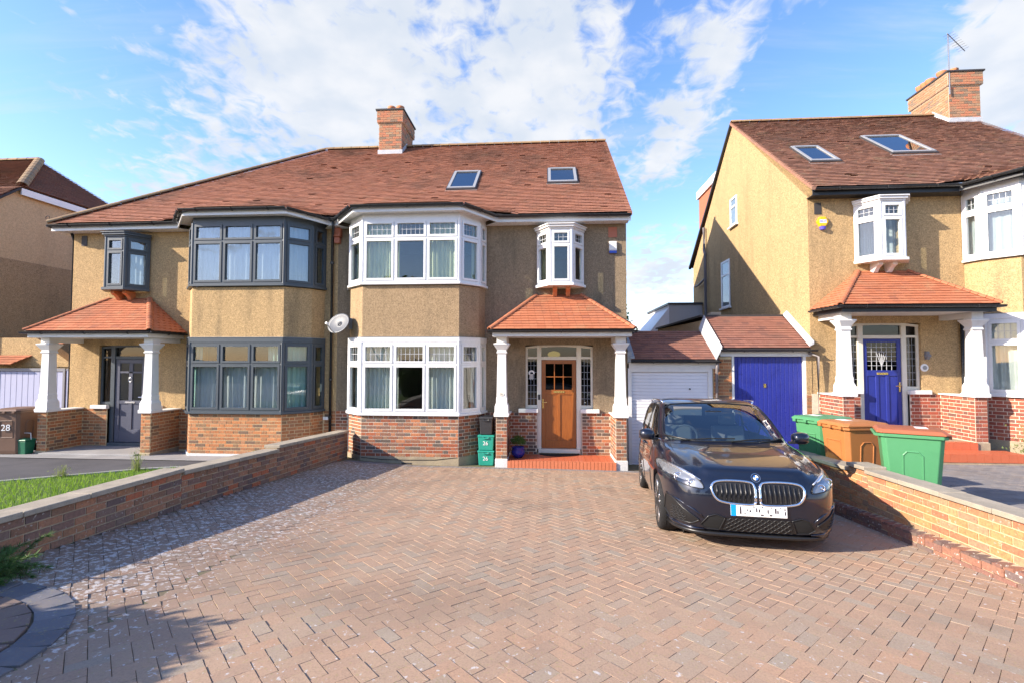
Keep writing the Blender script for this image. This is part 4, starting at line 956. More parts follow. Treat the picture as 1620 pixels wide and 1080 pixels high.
# ---- skylights
def skylight(h, u0, u1, y0, y1, label):
    xf = lambda a, n, v: h.xf(u0 + a, y0 + v * (y1 - y0) - n * PITCH / 1.28, EAVE + PITCH * (y0 + v * (y1 - y0) + .35) + n / 1.28)
    w = u1 - u0; m = MB(xf, h.flip); e = .07; ev = .07 / (y1 - y0)
    m.box(-.05, w + .05, .0, .02, -.09, 0); m.box(0, e, .0, .075, 0, 1); m.box(w - e, w, .0, .075, 0, 1); m.box(e, w - e, .0, .075, 0, ev); m.box(e, w - e, .0, .08, 1 - ev, 1)
    s = m.build('skylight', 'skylight_grey', h.root, label=label)
    m = MB(xf, h.flip); m.box(-.03, w + .03, .0, .05, -.03, -.001); m.box(-.025, -.001, .0, .06, 0, 1); m.box(w + .001, w + .025, .0, .06, 0, 1); m.build('flashing', 'skylight_dark', s)
    m = MB(xf, h.flip); m.box(e, w - e, .045, .052, ev, 1 - ev); m.build('pane', 'glass_skylight', s)
    m = MB(xf, h.flip); m.box(e, w - e, .012, .016, ev, 1 - ev); m.build('blind', 'curtain_white', s)
skylight(centre, 2.46, 3.20, 1.02, 2.12, 'skylight nearer the chimney'); skylight(centre, 5.1, 5.86, 1.26, 2.16, 'skylight nearer the gable')
skylight(right, 5.6, 6.3, 1.0, 2.0, 'skylight nearer the gable'); skylight(right, 3.05, 4.1, 1.4, 2.65, 'skylight nearer the chimney')
# ---- chimneys
def chimney(h, u0, u1, y0, y1, z0, z1, pots, n=3, label=None):
    m = h.mb(); m.box(u0 + .01, u1 - .01, y0 + .01, y1 - .01, z0, z1 - .03); m.box(u0 - .045, u1 + .045, y0 - .045, y1 + .045, z1 - .41, z1 - .02); ch = m.build('chimney', 'mortar_pale', h.root, label=label)
    P = Pieces('brick', 'brick_chimney', ch, 'small_bricks', minpx=9)
    for lo, hi, e in ((z0, z1 - .43, 0), (z1 - .405, z1 - .05, .055)):
        c4 = [(u0 - e + .01, y0 - e + .01), (u1 + e - .01, y0 - e + .01), (u1 + e - .01, y1 + e - .01), (u0 - e + .01, y1 + e - .01)]
        for i in (0, 1, 3): xf, L = facet(h, c4[i], c4[(i + 1) % 4]); brick_rows(P, xf, L, lo, hi, .011, 'stretcher', seed=int(lo * 10) + i)
    P.done()
    m = h.mb(); m.box(u0 - .085, u1 + .085, y0 - .085, y1 + .085, z1 - .02, z1 + .025); m.build('cap', 'vent_dark', ch)
    m = h.mb(); zf = EAVE + PITCH * (y0 + .35); m.box(u0 - .02, u1 + .02, y0 - .02, y0 + .02, zf - .06, zf + .14)
    for a in (u0 - .02, u1 - .003): m.add([(a, y0 + .02, zf - .05), (a + .023, y0 + .02, zf - .05), (a + .023, RIDY, RIDZ - .02), (a, RIDY, RIDZ - .02), (a, y0 + .02, zf + .15), (a + .023, y0 + .02, zf + .15), (a + .023, RIDY, RIDZ + .16), (a, RIDY, RIDZ + .16)], UNITF)
    m.build('flashing', 'lead_light', ch)
    for (pu, py) in pots:
        m = h.mb(); m.lathe([(.10, z1 + .02), (.105, z1 + .10), (.13, z1 + .15), (.135, z1 + .21), (.115, z1 + .21), (.10, z1 + .12)], (pu, py, 0), 16); m.build('chimney_pot', 'terracotta', ch, smooth=True)
    return ch
chimney(centre, -.40, .37, 3.82, 5.1, 8.7, 10.40, [(-.05, 4.05), (.24, 4.05)], label='square brick chimney with two clay pots on the party line')
chimney(right, -.05, .85, 3.75, 5.25, 8.7, 10.42, [(.5, 4.0), (.75, 4.1), (.78, 4.5), (.78, 4.9), (.78, 4.7)], label='long brick chimney with a row of clay pots')
# ---- right house: flank windows, rear dormer, soil pipe, extension
def flank_window(h, y0, y1, z0, z1, zt, label):
    m = MB(); X = h.xf(W, 0, 0)[0]
    def bx(a, c, e, g, d0=.03, d1=.0): m.box(X - d0, X + d1, a, c, e, g)
    bx(y0, y1, z0, z0 + .06); bx(y0, y1, z1 - .06, z1); bx(y0, y0 + .06, z0 + .06, z1 - .06); bx(y1 - .06, y1, z0 + .06, z1 - .06); bx(y0 + .06, y1 - .06, zt - .03, zt + .03)
    w = m.build('flank_window', 'white_upvc', h.root, label=label)
    for e, g in ((z0 + .06, zt - .03), (zt + .03, z1 - .06)): MB().box(X - .014, X - .008, y0 + .06, y1 - .06, e, g).build('pane', 'glass_reflective', w); MB().box(X - .005, X - .0045, y0 + .06, y1 - .06, e, g).build('blind', 'curtain_white', w)
    MB().box(X - .09, X, y0 - .06, y1 + .06, z0 - .05, z0 - .002).build('sill', 'white_upvc', w)
flank_window(right, 4.05, 4.60, 6.55, 7.45, 7.15, 'small upper side window'); flank_window(right, 4.72, 5.48, 4.02, 5.58, 5.1, 'tall lower side window')
m = MB(); m.box(11.15, 15, 5.2, 8.35, 6.4, 8.72); dm = m.build('rear_dormer', 'tile_hung', right.root); MB().box(11.08, 15.1, 5.3, 8.45, 8.722, 9.02).build('dormer_fascia', 'white_upvc', dm)
m = MB(); m.tube([(10.90, 6.9, 3.4), (10.90, 6.9, 6.2), (10.90, 7.0, 6.35), (10.90, 7.0, 7.2)], .055, 10); m.tube([(10.90, 6.9, 5.3), (10.86, 7.6, 5.15), (10.86, 8.0, 5.15)], .04, 8); m.build('soil_pipe', 'grey_pipe', right.root)
m = MB(); m.box(9.75, 11.0, 7.6, 11.5, 0, 4.40); ex = m.build('rear_extension', 'extension_grey', right.root); MB().box(9.70, 11.0, 7.55, 11.5, 4.402, 4.48).build('roof_edge', 'skylight_dark', ex)
m = MB(); m.ext([(9.75, 7.61, 3.0), (9.0, 7.61, 3.0), (9.0, 7.61, 3.35), (9.75, 7.61, 4.3)], (0, 3, 0)); m.build('lean_to', 'garage_white', ex)
# ---- house far left: half-hipped gable
fl_ = thing('gabled_house', (-14, 4, 0), 'pale rendered house with half-hipped roof beyond the grey windowed house at far left', 'house')
X0 = -11.0; zc, yA, yB = 7.50, 2.10, 6.60
m = MB(); m.ext([(X0, -.25, 5.55), (X0, 8.95, 5.55), (X0, yB, zc), (X0, yA, zc)], (-9, 0, 0)); m.box(X0 - 9, X0, -.02, 8.7, 5.28, 5.549); m.build('upper_wall', 'render_far_smooth', fl_)
m = MB(); m.box(X0 - 9, X0 + .035, -.0, 8.7, -.3, 5.279); m.build('lower_wall', 'render_far_rough', fl_)
rz = 9.3
m = MB(); m.add([(X0 + .12, -.4, 5.45), (X0 + .12, yA - .02, zc + .02), (X0 - 1.9, 4.35, rz), (X0 - 9, 4.35, rz), (X0 - 9, -.4, 5.45), (X0 + .12, yB + .02, zc + .02), (X0 + .12, 9.1, 5.45), (X0 - 9, 9.1, 5.45)], [(0, 1, 2, 3, 4), (1, 5, 2), (5, 6, 7, 3, 2)])
frf = m.build('roof', 'roof_tile_right', fl_)
hh = House(1, 0, 0, fl_); P = Pieces('roof_tile', 'roof_tile_right', frf, 'roof_tiles', minpx=99999)
tiled_plane(hh, P, (X0 - 6, yA - .02, zc + .04), (X0 + .14, yA - .02, zc + .04), (X0 - 1.88, 4.35, rz + .02), (X0 - 6, 4.35, rz + .02), .1); tiled_plane(hh, P, (X0 - 6, -.4, 5.47), (X0 + .14, -.4, 5.47), (X0 + .14, yA - .05, zc + .02), (X0 - 6, yA - .05, zc + .02), .1)
tiled_plane(hh, P, (X0 + .14, yA, zc + .03), (X0 + .14, yB, zc + .03), (X0 - 1.9, 4.35, rz + .02), (X0 - 1.9, 4.35, rz + .02), .1); P.done()
ridge_run(hh, frf, (X0 + .16, yA - .04, zc + .05), (X0 - 1.9, 4.35, rz + .03), 'ridge_tile_mossy', 'hip_tile', .14, .35); ridge_run(hh, frf, (X0 - 1.9, 4.35, rz + .03), (X0 - 6, 4.35, rz + .03), 'ridge_tile_mossy', 'ridge_tile', .13, .35)
MB().box(X0 + .10, X0 + .14, yA - .02, yB + .05, zc - .22, zc - .02).build('fascia', 'white_upvc', fl_)
m = MB(); m.tube([(X0 + .1, -.35, 5.42), (X0 + .1, yA - .03, zc - .03)], .04, 6); m.build('verge_board', 'vent_dark', fl_)
# ---- garages between the houses
def garage_roof(h, root, x0, x1, z0, z1, y0=-.12, y1=1.05):
    m = MB(); m.add([(x0, y0, z0), (x1, y0, z0), (x1, y1, z1), (x0, y1, z1), (x0, y0, z0 - .05), (x1, y0, z0 - .05), (x1, y1, z0 - .05), (x0, y1, z0 - .05)], [(0, 1, 2, 3), (4, 7, 6, 5), (0, 4, 5, 1), (1, 5, 6, 2), (2, 6, 7, 3), (3, 7, 4, 0)]); r = m.build('roof', 'vent_dark', root)
    P = Pieces('tile', 'garage_tile', r, 'small_tiles', minpx=6.5); tiled_plane(House(1, 0, 0, root), P, (x0, y0, z0), (x1, y0, z0), (x1, y1, z1), (x0, y1, z1), .105, seed=int(x0), kick=.28, th=.005); P.done(); return r
wg = thing('garage', (7.95, 1, 0), 'garage with white roller door between the wooden-door house and the blue garage', 'garage')
gh = House(1, 0, 0, wg); garage_roof(gh, wg, 6.98, 8.95, 2.30, 3.0)
m = MB(); m.box(6.95, 8.97, -.02, .0, 2.11, 2.24); m.build('fascia', 'white_paint', wg)
m = MB(); m.box(6.93, 7.01, .0, .1, -.2, 2.11); m.box(8.74, 8.83, .0, .1, -.2, 2.11); m.box(7.01, 8.74, .0, .1, 2.03, 2.11); m.build('door_frame', 'white_paint', wg)
gd = MB().box(7.01, 8.74, .07, .09, -.2, 2.03).build('garage_door', 'garage_white', wg)
for k in range(29): MB().box(7.012, 8.738, .052, .0695, -.14 + k * .0745, -.14 + k * .0745 + .068).build('slat', 'garage_white', gd, bevel=.006)
MB().lathe([(.02, .02), (.02, .05)], (8.33, 0, 1.64), 10, 'y').build('door_lock', 'box_black', gd)
m = MB(); m.box(6.93, 8.95, .1, 6.0, -.3, 2.2); m.build('garage_wall', 'render_far_rough', wg); gutter(gh, [(6.98, -.15, 2.275), (8.97, -.15, 2.275)], wg, r=.045)
m = MB(); m.tube([(8.90, -.12, 2.25), (8.90, -.10, 2.1), (8.90, -.07, 2.0), (8.90, -.07, -.1)], .034, 10); m.build('downpipe', 'grey_pipe', wg, smooth=True)
m = MB(); m.box(6.91, 7.0, -.1, 1.1, 2.25, 2.5); m.add([(6.95, -.14, 2.33), (7.06, -.14, 2.33), (7.06, 1.06, 3.04), (6.95, 1.06, 3.04), (6.95, -.14, 2.37), (7.06, -.14, 2.37), (7.06, 1.06, 3.08), (6.95, 1.06, 3.08)], UNITF); m.build('flashing', 'lead', wg)
bg_ = thing('garage', (10, 1, .2), 'garage with deep blue doors beside the yellow house', 'garage'); gb = House(1, 0, 0, bg_)
garage_roof(gb, bg_, 8.97, 10.93, 2.56, 3.33)
m = MB(); m.box(9.0, 10.99, -.03, .0, 2.385, 2.505); m.build('fascia', 'white_paint', bg_); m = MB(); m.box(9.26, 9.31, -.005, .1, 0, 2.385); m.box(10.82, 10.88, -.005, .1, 0, 2.385); m.build('door_frame', 'white_paint', bg_)
gd = MB().box(9.31, 10.82, .06, .08, 0.1, 2.38).build('garage_door', 'blue_garage', bg_)
for k in range(16): w_ = 1.504 / 16; MB().box(9.313 + k * w_, 9.313 + (k + 1) * w_ - .006, .045, .0595, .12, 2.37).build('door_board', 'blue_garage', gd, bevel=.004)
MB().box(9.97, 10.02, .03, .0445, 1.68, 1.77).build('door_lock', 'brass', gd)
core = MB().box(8.85, 9.255, .0, .3, -.3, 2.37).box(10.88, 11.0, .0, .3, -.2, 2.38).box(8.97, 10.99, .1, 6, -.3, 2.5).build('garage_wall', 'mortar_buff', bg_)
P = Pieces('brick', 'brick_left_house', core, 'small_bricks'); xf, L = facet(gb, (8.85, 0), (9.255, 0)); brick_rows(P, xf, L, .0, 2.37, .010, 'stretcher', seed=4); xf, L = facet(gb, (10.885, 0), (10.995, 0)); brick_rows(P, xf, L, .25, 1.55, .010, 'stretcher', seed=4); P.done()
MB().box(10.882, 11.0, -.012, -.001, 1.55, 2.38).build('render_strip', 'render_golden', bg_)
gutter(gb, [(8.96, -.15, 2.535), (11.06, -.15, 2.535)], bg_, r=.045)
m = MB(); m.add([(8.86, -.18, 2.30), (8.99, -.18, 2.55), (8.99, 1.06, 3.37), (8.86, 1.06, 3.05), (8.86, -.18, 2.34), (8.99, -.18, 2.61), (8.99, 1.06, 3.42), (8.86, 1.06, 3.09)], UNITF); m.add([(10.90, -.14, 2.60), (10.997, -.14, 2.66), (10.997, 1.06, 3.46), (10.90, 1.06, 3.40), (10.90, -.14, 2.63), (10.997, -.14, 2.72), (10.997, 1.06, 3.52), (10.90, 1.06, 3.43)], UNITF); m.build('flashing', 'lead_light', bg_)
m = MB(); m.ext([(8.95, 1.05, 2.4), (8.95, 1.05, 3.28), (8.95, 6, 3.36), (8.95, 6, 2.4)], (2.05, 0, 0)); m.build('parapet', 'render_far_smooth', bg_); MB().box(8.9, 11.0, 1.07, 6.1, 3.37, 3.42).build('parapet_cap', 'vent_dark', bg_); MB().box(9.2, 9.45, 1.2, 1.45, 3.42, 3.5).build('roof_vent', 'coping', bg_)
lg = thing('garage', (-8.7, .6, .1), 'garage with pale lilac door and red tiled roof at the far left', 'garage'); gl = House(1, 0, 0, lg)
m = MB(); m.ext([(-11, .62, 2.1), (-11, .62, 2.86), (-8.55, .62, 2.86), (-7.4, .62, 2.1)], (0, .3, 0)); m.box(-11, -6.95, .65, 5, -.2, 2.095); m.build('garage_wall', 'render_golden', lg)
r = MB().add([(-11, .3, 2.15), (-8.9, .3, 2.15), (-8.1, 1.3, 2.86), (-11, 1.3, 2.86)], [(0, 1, 2, 3)]).build('roof', 'porch_tile', lg); P = Pieces('tile', 'porch_tile', r, 'small_tiles', minpx=6.5); tiled_plane(gl, P, (-11, .3, 2.15), (-8.9, .3, 2.15), (-8.1, 1.3, 2.86), (-11, 1.3, 2.86), .105, seed=3); P.done()
gd = MB().box(-9.44, -7.62, .52, .55, .0, 1.98).build('garage_door', 'lilac_door', lg)
for k in range(11): MB().box(-9.43 + k * .165, -9.43 + k * .165 + .158, .505, .5195, .02, 1.97).build('door_board', 'lilac_door', gd, bevel=.004)
m = MB(); m.box(-9.52, -9.45, .48, .56, 0, 2.06); m.box(-7.61, -7.55, .48, .56, 0, 2.06); m.box(-9.45, -7.61, .48, .56, 1.985, 2.06); m.build('door_frame', 'grey_rail', lg)
sg = thing('side_gate', (-7.2, .5, .1), 'narrow pale lilac board gate beside the dark grey windowed house', 'gate')
for k in range(6): MB().box(-7.53 + k * .096, -7.53 + k * .096 + .085, .50, .52, .1, 2.0).build('board', 'lilac_door', sg, bevel=.004)
MB().box(-7.54, -6.95, .522, .545, 1.7, 1.8).box(-7.54, -6.95, .522, .545, .4, .5).box(-7.54, -6.95, .49, .54, 2.003, 2.05).build('gate_rail', 'grey_rail', sg)
# ------------------------------------------------------------------ car (built nose towards -y, then set on the drive)
def spline(xs, ys):
    xs = np.array(xs, float); ys = np.array(ys, float); d = np.diff(ys) / np.diff(xs); mm = np.zeros(len(xs)); mm[0] = d[0]; mm[-1] = d[-1]
    for i in range(1, len(xs) - 1): mm[i] = 0 if d[i - 1] * d[i] <= 0 else 2 * d[i - 1] * d[i] / (d[i - 1] + d[i])
    def f(x):
        x = min(max(x, xs[0]), xs[-1]); i = min(int(np.searchsorted(xs, x, 'right')) - 1, len(xs) - 2); h = xs[i + 1] - xs[i]; t = (x - xs[i]) / h
        return float((2 * t**3 - 3 * t**2 + 1) * ys[i] + (t**3 - 2 * t**2 + t) * h * mm[i] + (-2 * t**3 + 3 * t**2) * ys[i + 1] + (t**3 - t**2) * h * mm[i + 1])
    return f
# contour stack: half width, front reach, rear reach, exponent front against height
zc_ = [.16, .22, .36, .55, .68, .76, .80, .84, .88, .92, .96, .985, 1.04, 1.15, 1.28, 1.40, 1.46, 1.50, 1.53, 1.55]
cw = spline(zc_, [.80, .855, .885, .90, .905, .90, .893, .885, .875, .862, .850, .842, .832, .803, .768, .725, .695, .655, .57, .38])
cf = spline(zc_, [2.03, 2.10, 2.15, 2.165, 2.14, 2.08, 2.02, 1.90, 1.73, 1.50, 1.21, 1.06, .94, .73, .47, .21, .06, -.10, -.30, -.60])
cr = spline(zc_, [2.02, 2.08, 2.13, 2.15, 2.15, 2.14, 2.13, 2.12, 2.11, 2.10, 2.08, 2.07, 2.03, 1.96, 1.86, 1.74, 1.65, 1.50, 1.30, .95])
cn = spline([.16, .4, .7, .84, 1.0, 1.3, 1.55], [5.6, 5.6, 5.0, 4.0, 4.4, 5.2, 4.6])
cm_ = spline([.16, .9, 1.0, 1.55], [0., 0., -.35, -.8])
hoodA = spline([.72, .76, .84, .90, .95, .985], [0., .02, .10, .11, .07, 0.])
def dome(x, z):
    if not .72 < z < .985: return 0.
    q = min(max((.56 - abs(x)) / .10, 0.), 1.); return hoodA(z) * q * q * (3 - 2 * q)
def c_front(x, z):
    w, f, m, n = cw(z), cf(z), cm_(z), cn(z); q = min(abs(x) / w, .99999); return m + (f - m) * (1 - q**n)**(1 / n) + dome(x, z)
def c_side(y, z):
    w, f, r, m, n = cw(z), cf(z), cr(z), cm_(z), cn(z); q = (y - m) / (f - m) if y > m else (m - y) / (r + m); q = min(abs(q), .9999); nn = n if y > m else 5.; return w * (1 - q**nn)**(1 / nn)
CO = Vector((7.40, -4.22, 0)); CA = R(6.3)   # car centre on the drive; turned slightly
CZ = (G(7.3, -5.55) + G(7.3, -2.88)) / 2; CPI = math.atan2(G(7.3, -5.55) - G(7.3, -2.88), 2.67)
CM = Matrix.Translation((CO.x, CO.y, CZ)) @ Matrix.Rotation(math.pi - CA, 4, 'Z') @ Matrix.Rotation(CPI, 4, 'X')
car = thing('car', (CO.x, CO.y, CZ), 'black compact people carrier with twin kidney grille parked on the brick drive', 'car')
cxf = lambda x, y, z: tuple(CM @ Vector((x, y, z)))
def cmb(): return MB(cxf)
def body_mesh():
    zs = []
    for a, c in zip(zc_, zc_[1:]):
        n = max(2, int(math.ceil(max(abs(cf(c) - cf(a)) / .045, (c - a) / .03)))); zs += [a + (c - a) * i / n for i in range(n)]
    zs.append(zc_[-1]); K = 200; rings = []
    for z in zs:
        w, f, r, m, n = cw(z), cf(z), cr(z), cm_(z), cn(z); ring = []
        for i in range(K):
            t = 2 * math.pi * i / K; s_, c = math.sin(t), math.cos(t); nn = n if c >= 0 else 5.
            x = w * math.copysign(abs(s_)**(2 / nn), s_); y = m + (f - m) * abs(c)**(2 / nn) if c >= 0 else m - (r + m) * abs(c)**(2 / nn)
            # flare over the wheels, waisted flank crease
            if .25 < z < .9: x *= 1 + .012 * math.exp(-((z - .66) / .05)**2)
            ring.append((x, y + (dome(x, z) if c > 0 else 0.), z))
        rings.append(ring)
    m = MB(); m.loft(rings); me = bpy.data.meshes.new('car_body'); me.from_pydata(m.v, [], m.f); o = bpy.data.objects.new('tmp_body', me); COL.objects.link(o)
    cu = MB()
    for y in (1.335, -1.335):
        for sx in (-1, 1): cu.lathe([(.365, sx * .62), (.365, sx * 1.2)], (0, y, .325), 40, 'x')
    mc = bpy.data.meshes.new('cut'); mc.from_pydata(cu.v, [], cu.f); bmx = bmesh.new(); bmx.from_mesh(mc); bmesh.ops.recalc_face_normals(bmx, faces=bmx.faces); bmx.to_mesh(mc); bmx.free()
    bmx = bmesh.new(); bmx.from_mesh(me); bmesh.ops.recalc_face_normals(bmx, faces=bmx.faces); bmx.to_mesh(me); bmx.free()
    oc = bpy.data.objects.new('tmp_cut', mc); COL.objects.link(oc)
    bo = o.modifiers.new('b', 'BOOLEAN'); bo.operation = 'DIFFERENCE'; bo.object = oc; bo.solver = 'EXACT'
    dg = bpy.context.evaluated_depsgraph_get(); res = bpy.data.meshes.new_from_object(o.evaluated_get(dg))
    bpy.data.objects.remove(o); bpy.data.objects.remove(oc); return res
bmesh_ = body_mesh(); bmesh_.name = 'body'
# glasshouse openings are cut away from the body so that the panes are real
def in_poly(p, poly): return inside(p, poly)
WS = [(-.735, 1.005), (.735, 1.005), (.70, 1.20), (.635, 1.44), (.3, 1.466), (0, 1.47), (-.3, 1.466), (-.635, 1.44), (-.70, 1.20)]
SIDE1 = [(.66, 1.0), (.36, 1.2), (.05, 1.385), (-.1, 1.435), (-.36, 1.452), (-.36, 1.0)]
SIDE2 = [(-.43, 1.0), (-.43, 1.46), (-1.0, 1.445), (-1.22, 1.40), (-1.30, 1.02)]
SIDE3 = [(-1.37, 1.04), (-1.29, 1.39), (-1.55, 1.33), (-1.66, 1.10)]
bm2 = bmesh.new(); bm2.from_mesh(bmesh_); dele = []
for f in bm2.faces:
    c = f.calc_center_median()
    if c.z > .99 and c.y > -.3 and c.y > c_front(c.x, c.z) - .05 and in_poly((c.x * 1.03, c.z), WS): dele.append(f)
    elif c.z > .99 and abs(c.x) > c_side(c.y, c.z) - .04 and any(in_poly((c.y, c.z), s_) for s_ in (SIDE1, SIDE2, SIDE3)) and abs(f.normal.x) > .5: dele.append(f)
bmesh.ops.delete(bm2, geom=dele, context='FACES'); bm2.to_mesh(bmesh_); bm2.free()
bmesh_.transform(Matrix.Translation(-ORI[car]) @ CM); bmesh_.materials.clear(); bmesh_.materials.append(MATS['car_paint'])
for p in bmesh_.polygons: p.use_smooth = True
body = bpy.data.objects.new('body', bmesh_); link(body, car)
bmesh_.set_sharp_from_angle(angle=R(40))
def resample(poly, n):
    P = [Vector(p) for p in poly]; P.append(P[0]); ls = [(b_ - a_).length for a_, b_ in zip(P, P[1:])]; T = sum(ls); out = []
    for k in range(n):
        s_ = T * k / n; i = 0
        while s_ > ls[i] and i < len(ls) - 1: s_ -= ls[i]; i += 1
        out.append(P[i].lerp(P[i + 1], min(1, s_ / ls[i])))
    return out
def smooth_poly(p, it=1):
    for _ in range(it):
        q = []
        for a_, b_ in zip(p, p[1:] + p[:1]): q += [(a_[0] * .75 + b_[0] * .25, a_[1] * .75 + b_[1] * .25), (a_[0] * .25 + b_[0] * .75, a_[1] * .25 + b_[1] * .75)]
        p = q
    return p
def patch(poly, off, mode='front', sx=1, n=48, rings=6, round_=1, grid=None):
    """panel that follows the body: poly in (x, z) seen from the front or (y, z) from the side"""
    if round_: poly = smooth_poly(list(poly), round_)
    B = resample(poly, n); cx = sum(p[0] for p in B) / n; cz = sum(p[1] for p in B) / n; m = cmb(); vs = []; fs = []
    for k in range(rings + 1):
        s_ = k / rings
        for p in B:
            a, z = cx + (p[0] - cx) * s_, cz + (p[1] - cz) * s_; e = .004
            if mode == 'front':
                y = c_front(a, z); gx = (c_front(a + e, z) - c_front(a - e, z)) / (2 * e); gz = (c_front(a, z + e) - c_front(a, z - e)) / (2 * e); nn = Vector((-gx, 1, -gz)).normalized(); q = Vector((a, y, z)) + nn * off
            else:
                x = c_side(a, z); gy = (c_side(a + e, z) - c_side(a - e, z)) / (2 * e); gz = (c_side(a, z + e) - c_side(a, z - e)) / (2 * e); nn = Vector((1, -gy, -gz)).normalized(); q = Vector((x, a, z)) + nn * off; q.x *= sx
            vs.append(tuple(q))
    for k in range(rings):
        for i in range(n): fs.append((k * n + i, k * n + (i + 1) % n, (k + 1) * n + (i + 1) % n, (k + 1) * n + i))
    return m.add(vs, fs)
def front_pt(x, z, off):
    e = .004; gx = (c_front(x + e, z) - c_front(x - e, z)) / (2 * e); gz = (c_front(x, z + e) - c_front(x, z - e)) / (2 * e); return tuple(Vector((x, c_front(x, z), z)) + Vector((-gx, 1, -gz)).normalized() * off)
def side_pt(y, z, off, sx): x = c_side(y, z) + off; return (sx * x, y, z)
def rim(poly, off, r, mode='front', sx=1, n=56, round_=1, name='', mat='chrome', parent=None):
    if round_: poly = smooth_poly(list(poly), round_)
    B = resample(poly, n); B.append(B[0]); m = cmb(); m.tube([front_pt(p[0], p[1], off) if mode == 'front' else side_pt(p[0], p[1], off, sx) for p in B], r, 6); return m.build(name, mat, parent or car, smooth=True)
patch(WS, .001, 'front', n=72, rings=8, round_=1).build('windscreen', 'glass_car', car, smooth=True)
rim(WS, .001, .012, name='windscreen_seal', mat='car_trim', n=80)
for sx in (-1, 1):
    for P_, nm in ((SIDE1, 'front_side_window'), (SIDE2, 'rear_side_window'), (SIDE3, 'quarter_window')):
        patch(P_, .0, 'side', sx, n=48).build(nm, 'glass_car', car, smooth=True); rim(P_, .002, .010, 'side', sx, name='window_trim', mat='car_trim')
    m = cmb(); m.tube([side_pt(y, .995 + .012 * (0 if y > 0 else -y * .6), .006, sx) for y in np.linspace(.74, -1.65, 30)], .008, 6); m.build('waist_trim', 'chrome', car, smooth=True)
    m = cmb(); m.tube([(sx * (c_side(y, 1.475) + .004), y, 1.475 + dz_) for y, dz_ in [(-.12, -.005), (-.2, .03), (-.4, .04), (-.7, .042), (-1.0, .04), (-1.3, .03), (-1.38, -.005)]], .012, 6); m.build('roof_rail', 'chrome', car, smooth=True)
    # doors: shut lines and handles
    for yd in (.66, -.395, -1.18):
        m = cmb(); m.tube([side_pt(yd - .02 * math.sin((z - .3) * 5), z, .001, sx) for z in np.linspace(.32, .98, 12)], .005, 5); m.build('door_shut_line', 'car_lining', car)
    for yh in (-.18, -1.02): m = cmb(); m.tube([side_pt(yh, .87, .0, sx), side_pt(yh - .03, .872, .03, sx), side_pt(yh - .17, .875, .03, sx), side_pt(yh - .2, .876, .0, sx)], .013, 8); m.build('door_handle', 'car_paint', car, smooth=True)
    # headlamp: dark housing, two ring lamps, eyebrow, clear lens
    H = [(sx * x, z) for x, z in [(.50, .628), (.52, .612), (.66, .635), (.79, .672), (.868, .715), (.882, .76), (.865, .812), (.80, .822), (.66, .765), (.53, .69)]]
    hl_ = patch(H, .003, n=56).build('headlamp', 'lamp_inner', car, smooth=True)
    for (x, z, r) in ((.615, .668, .036), (.735, .708, .040)):
        m = cmb(); p = Vector(front_pt(sx * x, z, -.010)); m.tube([tuple(p + Vector((r * math.cos(t), 0.012 - .35 * abs(0), r * math.sin(t)))) for t in [6.283 * i / 18 for i in range(19)]], .007, 6); m.lathe([(r * .75, .0), (r * .6, .012), (.004, .018)], tuple(p), 14, 'y'); m.build('lamp_ring', 'chrome', hl_, smooth=True)
    m = cmb(); m.tube([front_pt(sx * x, z, .008) for x, z in [(.53, .695), (.60, .728), (.68, .762), (.76, .79), (.83, .805)]], [.008, .016, .02, .016, .006], 6); m.build('lamp_brow', 'silver', hl_, smooth=True)
    patch(H, .016, n=56).build('lamp_lens', 'glass_lamp', hl_, smooth=True)
    # kidney grille
    Kp = [(sx * x, z) for x, z in [(.022, .51), (.022, .56), (.022, .64), (.035, .69), (.09, .703), (.2, .708), (.32, .705), (.40, .692), (.435, .655), (.432, .60), (.41, .55), (.37, .512), (.28, .494), (.17, .486), (.07, .485), (.032, .492)]]
    kg = patch(Kp, .002, n=56).build('kidney_grille', 'car_grille', car, smooth=True); rim(Kp, .006, .014, name='grille_surround', parent=kg)
    for k in range(8):
        x = .07 + k * .045; zt = .682 if k < 6 else .66; zb_ = .512 if k < 6 else .53 + .02 * (k - 6); m = cmb(); m.tube([front_pt(sx * (x + .006), zb_, .006), front_pt(sx * x, (zt + zb_) / 2, .016), front_pt(sx * x, zt, .008)], .0075, 5); m.build('grille_bar', 'car_bar', kg, smooth=True)
    # side intake with mesh, fog lamp blade
    I = [(sx * x, z) for x, z in [(.55, .30), (.70, .40), (.79, .49), (.835, .49), (.838, .33), (.80, .262), (.62, .255)]]
    it = patch(I, .003, n=48, round_=0).build('side_intake', 'car_grille', car, smooth=True); rim(I, .004, .008, round_=0, name='intake_edge', mat='car_trim', parent=it)
    for r_ in range(5):
        m = cmb()
        z = .285 + r_ * .028
        pts = [(x, z + .008 * (-1)**i) for i, x in enumerate(np.linspace(.67 + (.02 * max(0, r_ - 1)), .795, 8))]; m.tube([front_pt(sx * x, z_, .007) for x, z_ in pts], .004, 5); m.build('mesh_bar', 'car_bar', it)
    D_ = [(sx * x, z) for x, z in [(.36, .215), (.31, .345), (.40, .372), (.47, .35), (.54, .26), (.48, .22)]]
    patch(D_, .003, n=40, round_=0).build('brake_duct', 'car_lining', car, smooth=True); rim(D_, .004, .007, round_=0, name='duct_edge', mat='car_trim')
    m = cmb(); m.tube([front_pt(sx * x, z, .006) for x, z in [(.84, .245), (.76, .222), (.62, .205), (.50, .21)]], [.012, .02, .022, .006], 8); m.build('bumper_blade', 'car_paint', car, smooth=True)
    m = cmb(); m.tube([front_pt(sx * x, z, .003) for x, z in [(.83, .505), (.74, .475), (.60, .40), (.52, .335)]], .012, 8); m.build('bumper_crease', 'car_paint', car, smooth=True)
